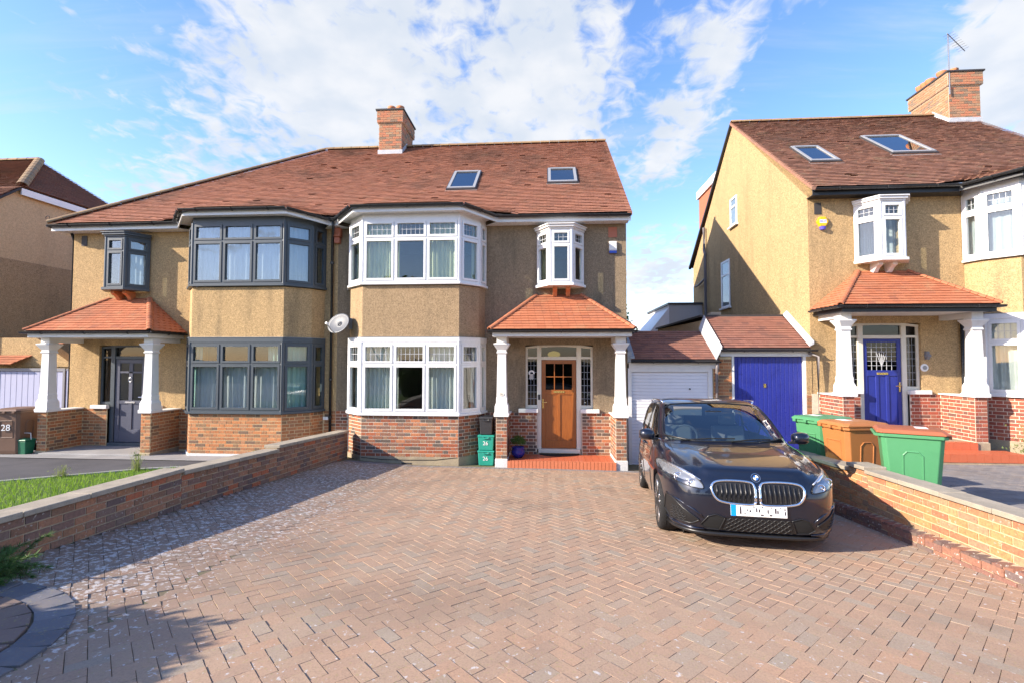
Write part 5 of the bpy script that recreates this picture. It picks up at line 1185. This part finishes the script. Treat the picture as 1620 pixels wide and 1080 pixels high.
    # bonnet crease and shut line
    m = cmb(); m.tube([front_pt(sx * x, z, -.001) for x, z in [(.50, .705), (.60, .77), (.655, .83), (.685, .88), (.69, .93), (.685, .975)]], .004, 5); m.build('bonnet_shut_line', 'car_lining', car)
    rim(H, .010, .006, name='lamp_seal', mat='car_trim', parent=hl_)
    # mirror
    m = cmb(); rings = []
    for y, hw_, hh_, xo in ((.815, .045, .03, .925), (.79, .085, .058, .935), (.74, .10, .075, .94), (.69, .10, .072, .94), (.67, .09, .062, .94)):
        rings.append([(sx * (xo + hw_ * math.copysign(abs(math.cos(t))**.7, math.cos(t))), y, 1.055 + hh_ * math.copysign(abs(math.sin(t))**.7, math.sin(t))) for t in [6.283 * i / 20 for i in range(20)]])
    m.loft(rings); mi = m.build('door_mirror', 'car_paint', car, smooth=True)
    m = cmb(); m.box(*sorted((sx * .80, sx * .92)), .70, .77, .985, 1.015); m.build('mirror_arm', 'car_trim', mi, bevel=.006)
    m = cmb(); m.lathe([(.07, 0), (.07, .003)], (sx * .94, .665, 1.055), 20, 'y'); m.build('mirror_glass', 'chrome', mi)
    # wheels
    for y in (1.335, -1.335):
        X = sx * .885; m = cmb(); prof = [(.24, -.21), (.30, -.215), (.318, -.195), (.325, -.15), (.325, -.05), (.318, -.015), (.30, .0), (.24, -.005)]
        m.lathe([(r, sx * d) for r, d in prof], (X, y, .325), 48, 'x'); wh = m.build('tyre', 'rubber', car, smooth=True)
        for q in range(3): m = cmb(); m.lathe([(.327, sx * (-.06 - .04 * q)), (.327, sx * (-.068 - .04 * q))], (X, y, .325), 48, 'x'); m.build('tread_groove', 'car_lining', wh)
        m = cmb(); m.lathe([(.235, sx * -.20), (.243, sx * -.02), (.243, sx * -.004), (.228, sx * -.006), (.215, sx * -.05), (.215, sx * -.2)], (X, y, .325), 40, 'x')
        for k in range(5):
            for dd in (-.16, .16):
                a = 2 * math.pi * k / 5 + .3; a2 = a + dd
                m.tube([(X - sx * .03, y + .05 * math.cos(a + dd * .8), .325 + .05 * math.sin(a + dd * .8)), (X - sx * .018, y + .14 * math.cos(a2), .325 + .14 * math.sin(a2)), (X - sx * .012, y + .232 * math.cos(a2 * 1.0), .325 + .232 * math.sin(a2))], [.024, .018, .017], 6)
        m.lathe([(.06, sx * -.05), (.055, sx * -.02), (.02, sx * -.012)], (X, y, .325), 18, 'x'); m.build('alloy_rim', 'alloy', wh, smooth=True)
        m = cmb(); m.lathe([(.155, sx * -.09), (.155, sx * -.08)], (X, y, .325), 28, 'x'); m.build('brake_disc', 'steel', wh)
        m = cmb(); m.lathe([(.36, sx * -.27), (.36, sx * -.262)], (X, y, .325), 30, 'x'); m.build('wheel_arch_liner', 'car_lining', car)
# central lower intake with honeycomb, plate, badge, splitter
CI = [(-.345, .215), (-.30, .35), (.30, .35), (.345, .215), (.2, .205), (-.2, .205)]
ci = patch(CI, .003, n=56, round_=0).build('lower_intake', 'car_grille', car, smooth=True)
for r_ in range(6):
    z = .222 + r_ * .023; m = cmb(); half = .32 - r_ * .006
    pts = [(x, z + .007 * (1 if (i // 2 + r_) % 2 else -1)) for i, x in enumerate(np.linspace(-half, half, 40))]; m.tube([front_pt(x, z_, .007) for x, z_ in pts], .0035, 4); m.build('mesh_bar', 'car_bar', ci)
m = cmb(); m.tube([front_pt(x, .178 + .012 * (abs(x) / .8)**3, .02) for x in np.linspace(-.8, .8, 33)], .022, 8); m.build('front_splitter', 'car_trim', car, smooth=True)
yp = cf(.43) + .012; m = cmb(); m.box(-.262, .262, yp, yp + .008, .375, .487); pl = m.build('number_plate', 'plate_white', car, bevel=.003)
m = cmb(); m.box(.212, .2615, yp + .0082, yp + .0092, .3755, .4865); m.build('plate_band', 'plate_blue', pl)
for (u, v, w, hh_) in [(.22 - .05, .462, .010, .016), (.17, .438, .014, .03), (.17, .412, .014, .03), (.13, .40, .012, .012), (.105, .435, .008, .02), (.08, .428, .014, .02), (.045, .47, .016, .010), (.02, .44, .012, .04), (-.005, .435, .012, .03), (-.03, .395, .026, .014), (-.035, .468, .016, .01), (-.085, .43, .012, .035), (-.11, .395, .026, .014), (-.115, .468, .014, .008), (-.155, .44, .014, .05), (-.175, .43, .012, .03), (-.2, .468, .012, .008), (-.24, .455, .01, .022), (-.242, .42, .012, .034)]:
    m = cmb(); m.box(u - w / 2, u + w / 2, yp + .0082, yp + .0096, v - hh_ / 2, v + hh_ / 2); m.build('plate_mark', 'print_dark', pl)
bz = .742; p0 = Vector(front_pt(0, bz, .004)); e = .004; gz = (c_front(0, bz + e) - c_front(0, bz - e)) / (2 * e); nb = Vector((0, 1, -gz)).normalized(); rb = Vector((1, 0, 0)); ub = rb.cross(nb) * -1
def disc(r, o_, a0, a1, n=24):
    pts = [tuple(p0 + nb * o_)] + [tuple(p0 + nb * o_ + rb * (r * math.cos(a0 + (a1 - a0) * i / n)) + ub * (r * math.sin(a0 + (a1 - a0) * i / n))) for i in range(n + 1)]
    m = cmb(); m.add(pts, [(0, i, i + 1) for i in range(1, n + 1)]); return m
bd = disc(.045, .003, 0, 6.2832).build('badge', 'chrome', car); disc(.041, .0045, 0, 6.2832).build('badge_ring', 'car_trim', bd)
for k in range(4): disc(.026, .006, k * math.pi / 2, (k + 1) * math.pi / 2, 8).build('badge_quarter', 'badge_blue' if k % 2 else 'plate_white', bd)
# wipers, cabin: dashboard, seats, mirror, far windows closed by the cabin tub
for xs, L in (((.55, -.1), 0), ((-.05, -.52), 0)):
    m = cmb(); m.tube([front_pt(xs[0], 1.0, .012), front_pt((xs[0] + xs[1]) / 2, 1.018, .022), front_pt(xs[1], 1.03, .016)], .009, 6); m.build('wiper', 'car_lining', car)
m = cmb(); m.box(-.74, .74, -1.75, .95, .30, .34); m.box(-.74, .74, .28, .80, .90, .96); m.box(-.70, .70, -1.75, -1.70, .34, 1.0); m.build('cabin_floor', 'car_lining', car)
for sx in (-.38, .38):
    m = cmb(); m.loft([[(sx - .23, -.35 - k * .10, z), (sx + .23, -.35 - k * .10, z), (sx + .23, -.5 - k * .10, z), (sx - .23, -.5 - k * .10, z)] for k, z in enumerate((.5, .85, 1.12))]); m.box(sx - .12, sx + .12, -.66, -.56, 1.14, 1.32); m.build('seat', 'car_seat', car, bevel=.03, seg=2)
m = cmb(); m.tube([(.38 + .17 * math.cos(t), .22 + .05 * math.sin(t), 1.0 + .16 * math.sin(t)) for t in [6.283 * i / 20 for i in range(21)]], .014, 6); m.build('steering_wheel', 'car_seat', car)
m = cmb(); m.box(-.11, .11, .28, .31, 1.30, 1.37); m.build('interior_mirror', 'car_trim', car, bevel=.01); m = cmb(); m.box(.14, .52, .20, .22, 1.30, 1.42); m.build('sun_visor', 'car_seat', car)
# ------------------------------------------------------------------ bins, boxes, pots and other loose things
def wheelie(label, cx, cy, gz, ang, mat, lid, group, number=None, hgt=1.07, w=.58, d=.70):
    c, s = math.cos(ang), math.sin(ang); root = thing('wheelie_bin', (cx, cy, gz), label, 'bin', group); xf = lambda x, y, z: (cx + x * c - y * s, cy + x * s + y * c, gz + z)
    mb = lambda: MB(xf); k = hgt / 1.07
    def ring(hw, hd, z, ch=.05): return [(-hw + ch, -hd, z), (hw - ch, -hd, z), (hw, -hd + ch, z), (hw, hd - ch, z), (hw - ch, hd, z), (-hw + ch, hd, z), (-hw, hd - ch, z), (-hw, -hd + ch, z)]
    m = mb(); m.loft([ring(.215, .24, .02), ring(.225, .26, .10), ring(.268, .325, .93 * k), ring(.27, .327, .95 * k)]); bd_ = m.build('body', mat, root, bevel=.006)
    m = mb(); m.loft([ring(.285, .345, .945 * k), ring(.295, .355, .95 * k), ring(.295, .355, .985 * k), ring(.285, .345, .99 * k)]); m.build('rim', mat, root, bevel=.004)
    m = mb(); m.loft([ring(.305, .375, .995 * k), ring(.305, .375, 1.015 * k), ring(.28, .34, 1.045 * k, .06), ring(.15, .2, 1.062 * k, .06)]); ld = m.build('lid', lid, root, bevel=.005)
    m = mb(); m.box(-.13, .06, -.18, -.05, 1.0625 * k, 1.0645 * k); m.build('lid_label', 'print_white' if lid != 'bin_dark_brown' else lid, ld)
    m = mb(); m.tube([(-.24, .385, .97 * k), (.24, .385, .97 * k)], .018, 8)
    for x in (-.24, -.08, .08, .24): m.box(x - .012, x + .012, .33, .385, .95 * k, .985 * k)
    m.build('handle', mat, root)
    for x in (-.2, 0., .2): m = mb(); m.box(x - .03, x + .03, -.39, -.345, .955 * k, 1.0 * k); m.build('lid_lip', lid, ld, bevel=.004)
    m = mb(); e = .012
    for z0, z1 in ((.40, .78),):
        for a, b2 in (((-.13, z0), (.13, z0)), ((.13, z0), (.13, z1)), ((.13, z1), (-.13, z1)), ((-.13, z1), (-.13, z0))):
            f = lambda z: -.24 - .085 * (z - .02) / .91 - .004
            m.tube([(a[0], f(a[1]), a[1]), (b2[0], f(b2[1]), b2[1])], .010, 6)
    m.build('panel_ridge', mat, root)
    m = mb()
    for sx in (-1, 1):
        f = lambda z: .217 + .052 * (z - .02) / .91
        for (y0, za), (y1, zb2) in zip([(-.1, .12), (-.1, .72), (-.06, .77), (.06, .77), (.1, .72), (.1, .12)], [(-.1, .72), (-.06, .77), (.06, .77), (.1, .72), (.1, .12), (-.1, .12)]): m.tube([(sx * f(za), y0, za), (sx * f(zb2), y1, zb2)], .010, 6)
    m.build('side_ridge', mat, root)
    for sx in (-1, 1): m = mb(); m.lathe([(.10, sx * .215), (.10, sx * .265), (.04, sx * .27)], (0, .25, .10), 20, 'x'); m.build('wheel', 'rubber', root)
    if number: text('bin_number', number, .20, facing(xf(0, -.315, .62), (c, s, 0), (s * .09, -c * .09 * 0, 1)), 'print_white', bd_, .004)
    return root
g1 = 'wheelie bins behind the right wall'
wheelie('green wheelie bin with green lid standing against the blue garage doors', 9.62, -2.95, GN(9.6, -3), R(-68), 'bin_green', 'bin_green', g1)
wheelie('orange-brown wheelie bin between the two green bins', 9.64, -3.72, GN(9.7, -3.7), R(-80), 'bin_brown', 'bin_brown', g1)
wheelie('green wheelie bin with brown lid, nearest behind the right wall', 9.86, -4.55, GN(10, -4.5), R(62), 'bin_green', 'bin_lid_brown', g1)
wheelie('dark brown wheelie bin numbered 28 beside the grey porch', -7.25, -.86, GL(-7.2, -.8) + .02, R(10), 'bin_dark_brown', 'bin_dark_brown', 'bins of the left house', '28')
# food caddy
cdy = thing('food_caddy', (-6.93, -.95, .12), 'small dark green food caddy beside the brown bin', 'caddy'); m = MB(); m.sqcol([(.09, .12), (.12, .42)], -6.93, -.95); m.build('body', 'caddy_green', cdy, bevel=.012); m = MB(); m.sqcol([(.13, .425), (.13, .45), (.10, .48)], -6.93, -.95); m.build('lid', 'caddy_green', cdy, bevel=.008); m = MB(); m.tube([(-7.05, -.95, .44), (-7.04, -.95, .60), (-6.82, -.95, .60), (-6.81, -.95, .44)], .008, 6); m.build('handle', 'print_white', cdy)
def recycling_box(label, z, mat, x0=3.535, x1=3.905, y0=-.72, y1=-.30, hgt=.34, num='26', grp='recycling boxes stacked by the bay', name='recycling_box'):
    cx, cy = (x0 + x1) / 2, (y0 + y1) / 2; root = thing(name, (cx, cy, z), label, 'box', grp); w, d = (x1 - x0) / 2, (y1 - y0) / 2
    rg = lambda k, zz: [(cx - w * k, cy - d * k, zz), (cx + w * k, cy - d * k, zz), (cx + w * k, cy + d * k, zz), (cx - w * k, cy + d * k, zz)]
    m = MB(); m.loft([rg(.86, z), rg(.95, z + hgt * .9)]); bdy = m.build('body', mat, root, bevel=.015, seg=2); m = MB(); m.loft([rg(.99, z + hgt * .86), rg(1.0, z + hgt * .93), rg(.97, z + hgt * .97)]); m.build('rim', mat, root, bevel=.006)
    m = MB(); m.tube([(cx - .06, cy - d * .98, z + hgt * .86), (cx - .05, cy - d * 1.03, z + hgt * .78), (cx + .05, cy - d * 1.03, z + hgt * .78), (cx + .06, cy - d * .98, z + hgt * .86)], .012, 6); m.build('handle', mat, root)
    if num: text('box_number', num, .12, facing((cx - .01, cy - d * .925, z + hgt * .45), (1, 0, 0), (0, -.07, 1)), 'print_white', bdy, .004)
zg = G(3.7, -.7) - .0
recycling_box('lower teal recycling box numbered 26 standing on the ground by the bay', zg, 'box_teal'); recycling_box('upper teal recycling box numbered 26 under the black box', zg + .335, 'box_teal')
recycling_box('black plastic box on top of the two teal recycling boxes', zg + .67, 'box_black', 3.56, 3.87, -.68, -.30, .40, None)
# pot with a rounded plant, doormat
pt = thing('flower_pot', (4.42, -.50, .127), 'round blue glazed pot with a bushy green plant in the porch', 'plant pot'); m = MB(); m.lathe([(.0, .128), (.09, .128), (.145, .20), (.155, .27), (.13, .335), (.145, .35), (.145, .365), (.12, .365), (.11, .33)], (4.42, -.5, 0), 24); m.build('pot', 'pot_blue', pt, smooth=True)
m = MB(); rr = random.Random(4)
for k in range(900):
    th, ph = rr.uniform(0, 6.283), math.acos(rr.uniform(-.35, 1)); r = .175 * rr.uniform(.55, 1); c = Vector((4.42 + r * math.sin(ph) * math.cos(th), -.5 + r * math.sin(ph) * math.sin(th), .47 + r * .9 * math.cos(ph)))
    d = Vector((rr.gauss(0, 1), rr.gauss(0, 1), rr.gauss(.6, 1))).normalized(); e = d.cross(Vector((rr.gauss(0, 1), rr.gauss(0, 1), rr.gauss(0, 1)))).normalized(); m.add([c - e * .006, c + e * .006, c + d * .04], [(0, 1, 2)], rr.random() + .01)
m.build('foliage', 'leaf_pot', pt, kind='stuff')
m = MB(); n = 24; m.prism([(5.345 + .46 * math.cos(R(180 + 180 * i / n)), -.03 + .30 * math.sin(R(180 + 180 * i / n))) for i in range(n + 1)], .128, .142); m.build('doormat', 'doormat', None, label='black half-round doormat in front of the wooden door', cat='doormat')
# satellite dish
sd_ = thing('satellite_dish', (.45, -.42, 3.1), 'grey oval satellite dish fixed to the bay beside the downpipe', 'satellite dish'); m = MB(); cN = Vector((-.35, -.9, .42)).normalized(); rN = Vector((cN.y, -cN.x, 0)).normalized() * -1; uN = cN.cross(rN) * 1; dc = Vector((.30, -.62, 3.12)); vs = [tuple(dc - cN * .055)]; fs = []
for k in range(1, 7):
    for i in range(32): t = 6.2832 * i / 32; q = k / 6; vs.append(tuple(dc + rN * (.31 * q * math.cos(t)) + uN * (.25 * q * math.sin(t)) - cN * (.055 * (1 - q * q))))
for i in range(32): fs.append((0, 1 + i, 1 + (i + 1) % 32))
for k in range(5):
    for i in range(32): a = 1 + k * 32; fs.append((a + i, a + (i + 1) % 32, a + 32 + (i + 1) % 32, a + 32 + i))
o = m.add(vs, fs).build('reflector', 'dish_grey', sd_, smooth=True); md = o.modifiers.new('s', 'SOLIDIFY'); md.thickness = .006
m = MB(); lnb = dc + cN * .30 - uN * .16; m.tube([tuple(dc - uN * .25), tuple(dc - uN * .24 + cN * .12), tuple(lnb)], .011, 6); m.build('arm', 'steel', sd_); m = MB(); m.tube([tuple(lnb + cN * .03), tuple(lnb - cN * .05)], .028, 10); m.build('receiver', 'print_white', sd_)
m = MB(); m.tube([tuple(dc - cN * .06), (.44, -.46, 3.12), (.50, -.40, 3.12)], .02, 8); m.box(.47, .55, -.44, -.375, 3.0, 3.25); m.build('wall_bracket', 'steel', sd_)
# alarm boxes
al = thing('alarm_box', (6.6, -.03, 4.9), 'white alarm box with blue foot on the brown gable corner', 'alarm'); m = MB(); m.box(6.51, 6.69, -.06, -.002, 4.83, 5.05); m.build('cover', 'alarm_white', al, bevel=.012); m = MB(); m.box(6.515, 6.685, -.061, -.003, 4.77, 4.828); m.build('light_strip', 'alarm_blue', al, bevel=.006)
ax, az = 11.29, 5.42; ay = thing('alarm_box', (ax, -.04, az), 'yellow hexagonal alarm box on the right house under the gutter', 'alarm'); m = MB(); m.lathe([(.13, 0.), (.13, -.045), (.11, -.06)], (ax, -.002, az), 6, 'y'); hx = m.build('cover', 'alarm_yellow', ay, bevel=.006); m = MB(); m.box(ax - .075, ax + .075, -.064, -.0625, az - .035, az + .045); m.build('sign', 'print_white', ay); text('lettering', 'ADT', .075, facing((ax, -.0655, az + .005), (1, 0, 0)), 'lilac_blue', ay, .001)
m = MB(); m.lathe([(.0, az - .19), (.055, az - .18), (.07, az - .115)], (ax, -.035, 0), 14); m.build('strobe_light', 'lilac_blue', ay)
# television aerial on the right chimney
av = thing('television_aerial', (17.15, 3.7, 10.4), 'thin television aerial strapped to the long brick chimney', 'aerial'); PX, PY = 17.05, 3.70; m = MB(); m.tube([(PX, PY, 10.2), (PX, PY, 12.05)], .018, 6); m.build('mast', 'steel', av); m = MB(); m.tube([(PX - .1, PY - .1, 12.0), (PX + .75, PY + .35, 11.72)], .012, 6)
for k in range(9): q = Vector((PX - .05 + .09 * k, PY - .08 + .048 * k, 11.985 - .03 * k)); m.tube([tuple(q + Vector((.06, -.12, 0))), tuple(q - Vector((.06, -.12, 0)))], .005, 4)
m.build('antenna', 'steel', av)
# ------------------------------------------------------------------ plants
def blades(m, base, n, rr, L, spread, w=.004, seg=3, up=.8, droop=.3):
    for _ in range(n):
        a = rr.uniform(0, 6.283); t = Vector((math.cos(a) * spread * rr.random(), math.sin(a) * spread * rr.random(), up)).normalized(); p = Vector(base) + Vector((rr.gauss(0, .03), rr.gauss(0, .03), 0)); l = L * rr.uniform(.6, 1.1); s_ = t.cross(Vector((0, 0, 1))); s_ = (s_.normalized() if s_.length > 1e-3 else Vector((1, 0, 0))) * w; v = rr.random() + .01
        for k in range(seg):
            q = p + t * (l / seg); f0, f1 = 1 - k / seg, 1 - (k + 1) / seg; m.add([p - s_ * f0, p + s_ * f0, q + s_ * f1, q - s_ * f1], [(0, 1, 2, 3)], v); p = q; t = (t + Vector((0, 0, -droop))).normalized()
jn = thing('juniper_shrub', (.74, -8.0, .62), 'feathery green juniper at the left edge beside the dark brick wall', 'shrub'); m = MB(); rr = random.Random(9); st = MB()
for k in range(70):
    a = rr.uniform(0, 6.283); e = rr.uniform(.05, 1.0); d = Vector((math.cos(a), math.sin(a), e)).normalized(); p = Vector((.74 + rr.gauss(0, .05), -8.0 + rr.gauss(0, .10), .60)); l = rr.uniform(.2, .42); path = [p]
    for q in range(9): d = (d + Vector((rr.gauss(0, .09), rr.gauss(0, .09), .05 - .03 * q))).normalized(); path.append(path[-1] + d * (l / 9))
    st.tube([tuple(q) for q in path], [.008 - .0007 * i for i in range(10)], 5)
    for i, q in enumerate(path[1:]):
        for _ in range(22):
            t = (d + Vector((rr.gauss(0, .55), rr.gauss(0, .55), rr.gauss(.1, .45)))).normalized(); s_ = t.cross(Vector((rr.gauss(0, 1), rr.gauss(0, 1), rr.gauss(0, 1)))).normalized() * .0035; ll = rr.uniform(.035, .085); m.add([q - s_, q + s_, q + t * ll], [(0, 1, 2)], rr.random() + .01)
m.build('foliage', 'leaf_juniper', jn, kind='stuff'); st.build('stems', 'bark', jn)
def tree(name, label, x, y, z, hgt, rx, seed, mat='leaf_tree', leaves=9000, trunk=.16, lo=.3, group=None, size=.16):
    rr = random.Random(seed); root = thing(name, (x, y, z), label, 'tree', group); m = MB(); tips = []
    def limb(p, d, l, r, dep):
        path = [p]; rad = [r]
        for k in range(4): d = (d + Vector((rr.gauss(0, .13), rr.gauss(0, .13), rr.gauss(.04, .07)))).normalized(); path.append(path[-1] + d * (l / 4)); rad.append(r * (1 - .17 * (k + 1)))
        m.tube([tuple(q) for q in path], rad, 7)
        if dep == 0: tips.extend(path[1:]); return
        for _ in range(3 + (dep > 1)):
            a = rr.uniform(0, 6.283); dd = (d * .7 + Vector((math.cos(a), math.sin(a), rr.uniform(.1, .6))) * .8).normalized(); limb(path[rr.choice([2, 3, 4])], dd, l * rr.uniform(.55, .8), rad[-1] * .75, dep - 1)
    limb(Vector((x, y, z)), Vector((0, 0, 1)), hgt * lo * 1.3, trunk, 3); m.build('trunk', 'bark', root, smooth=True)
    sx = max(abs(t.x - x) for t in tips) or 1; fx = rx / sx; zt = max(t.z for t in tips); m = MB()
    for _ in range(leaves):
        t = rr.choice(tips); c = Vector((x + (t.x - x) * fx, y + (t.y - y) * fx, z + hgt * lo + (t.z - z - hgt * lo) * (hgt * (1 - lo)) / max(.1, (zt - z - hgt * lo)))) + Vector((rr.gauss(0, .09 * rx), rr.gauss(0, .09 * rx), rr.gauss(0, .07 * rx))); a = Vector((rr.gauss(0, 1), rr.gauss(0, 1), rr.gauss(0, .6))).normalized(); e = a.cross(Vector((rr.gauss(0, 1), rr.gauss(0, 1), rr.gauss(0, 1)))).normalized(); s_ = size * rr.uniform(.6, 1.2); m.add([c - e * s_ * .35, c + a * s_ * .5, c + e * s_ * .35, c - a * s_ * .5], [(0, 1, 2, 3)], rr.random() + .01)
    m.build('crown', mat, root, kind='stuff'); return root
tree('garden_tree', 'green tree top showing behind the white garage roof', 9.0, 24, -.2, 6.4, 2.6, 3, leaves=9000, size=.22)
# street trees and hedge across the road (seen in the window glass)
for i, (x, y, hh_) in enumerate(((-9, -30, 8.5), (1.5, -33, 9.5), (9.5, -29, 8), (19, -32, 9))):
    tree('street_tree', ['broad street tree opposite at the far left', 'tall street tree opposite the drive', 'small street tree opposite the car', 'street tree opposite the right house'][i], x, y, .4, hh_, 3.4, 20 + i, 'leaf_dark', 6000, .22, .3, 'trees across the road', .4)
hd = thing('hedge', (4, -27, .4), 'clipped dark hedge across the road', 'hedge'); m = MB(); rr = random.Random(5)
for _ in range(16000):
    c = Vector((rr.uniform(-26, 32), -27 + rr.choice((-.55, .55, rr.uniform(-.5, .5))) + rr.gauss(0, .06), rr.uniform(.4, 2.1))); a = Vector((rr.gauss(0, 1), rr.gauss(0, 1), rr.gauss(0, 1))).normalized(); e = a.cross(Vector((rr.gauss(0, 1), rr.gauss(0, 1), rr.gauss(0, 1)))).normalized(); m.add([c - e * .07, c + a * .1, c + e * .07, c - a * .1], [(0, 1, 2, 3)], rr.random() + .01)
m.build('foliage', 'leaf_dark', hd, kind='stuff'); MB().box(-26, 32, -27.45, -26.55, .4, 2.0).build('core', 'bark', hd)
# shrub just out of frame on the left whose shade falls on the blocks
hb = thing('laurel_shrub', (-.35, -9.6, .6), 'dense garden shrub standing behind the wall by the road', 'shrub'); m = MB(); rr = random.Random(12)
for _ in range(14000):
    th = rr.uniform(0, 6.283); ph = math.acos(rr.uniform(-1, 1)); r = rr.uniform(.45, 1.)**.5; c = Vector((-.3 + .7 * r * math.sin(ph) * math.cos(th), -10.0 + .9 * r * math.sin(ph) * math.sin(th), 1.40 + .78 * r * math.cos(ph))) + Vector((rr.gauss(0, .05), rr.gauss(0, .05), rr.gauss(0, .05))); a = Vector((rr.gauss(0, 1), rr.gauss(0, 1), rr.gauss(0, 1))).normalized(); e = a.cross(Vector((rr.gauss(0, 1), rr.gauss(0, 1), rr.gauss(0, 1)))).normalized(); m.add([c - e * .03, c + a * .05, c + e * .03, c - a * .05], [(0, 1, 2, 3)], rr.random() + .01)
m.build('foliage', 'leaf_dark', hb, kind='stuff'); m = MB()
for k in range(5): m.tube([(-.35 + .05 * k, -10, .5), (-.5 + .12 * k, -10, 1.0), (-.7 + .2 * k, -10, 1.5)], [.03, .02, .01], 6)
m.build('stems', 'bark', hb)
# tall weeds on the lawn edge
for i, (x, y, hh_, lab) in enumerate(((-2.35, -3.05, .42, 'tall pale weed at the lawn edge below the grey porch'), (-3.0, -3.8, .22, 'short leafy weed left of the tall weed on the lawn'), (-.75, -2.05, .30, 'pale weed behind the wall near the brick bay'))):
    wd = thing('weed', (x, y, GL(x, y)), lab, 'weed', 'weeds on the lawn edge'); m = MB(); rr = random.Random(i)
    for _ in range(7): blades(m, (x, y, GL(x, y)), 6, rr, hh_ * 1.1, .35, .006, 4, 1., .12)
    for _ in range(90): c = Vector((x + rr.gauss(0, .06), y + rr.gauss(0, .06), GL(x, y) + rr.uniform(.05, hh_))); a = Vector((rr.gauss(0, 1), rr.gauss(0, 1), rr.gauss(.3, .7))).normalized(); e = a.cross(Vector((0, 0, 1))).normalized(); m.add([c - e * .008, c + e * .008, c + a * .035], [(0, 1, 2)], rr.random() + .01)
    m.build('foliage', 'leaf_weed', wd)
wd = thing('climbing_plant', (14.9, -1.0, .4), 'straggly plant against the brick base of the right bay', 'plant'); m = MB(); rr = random.Random(3)
for _ in range(420): c = Vector((14.75 + rr.gauss(0, .22), -.95 + rr.gauss(0, .05), .45 + abs(rr.gauss(0, .32)))); a = Vector((rr.gauss(0, 1), rr.gauss(0, 1), rr.gauss(.3, .7))).normalized(); e = a.cross(Vector((0, 0, 1))).normalized(); m.add([c - e * .015, c + e * .015, c + a * .05], [(0, 1, 2)], rr.random() + .01)
for k in range(6): m.tube([(14.75, -.95, .38), (14.65 + .06 * k, -.93, .7), (14.5 + .12 * k, -.9, 1.05)], .005, 4)
m.build('foliage', 'leaf_weed', wd)
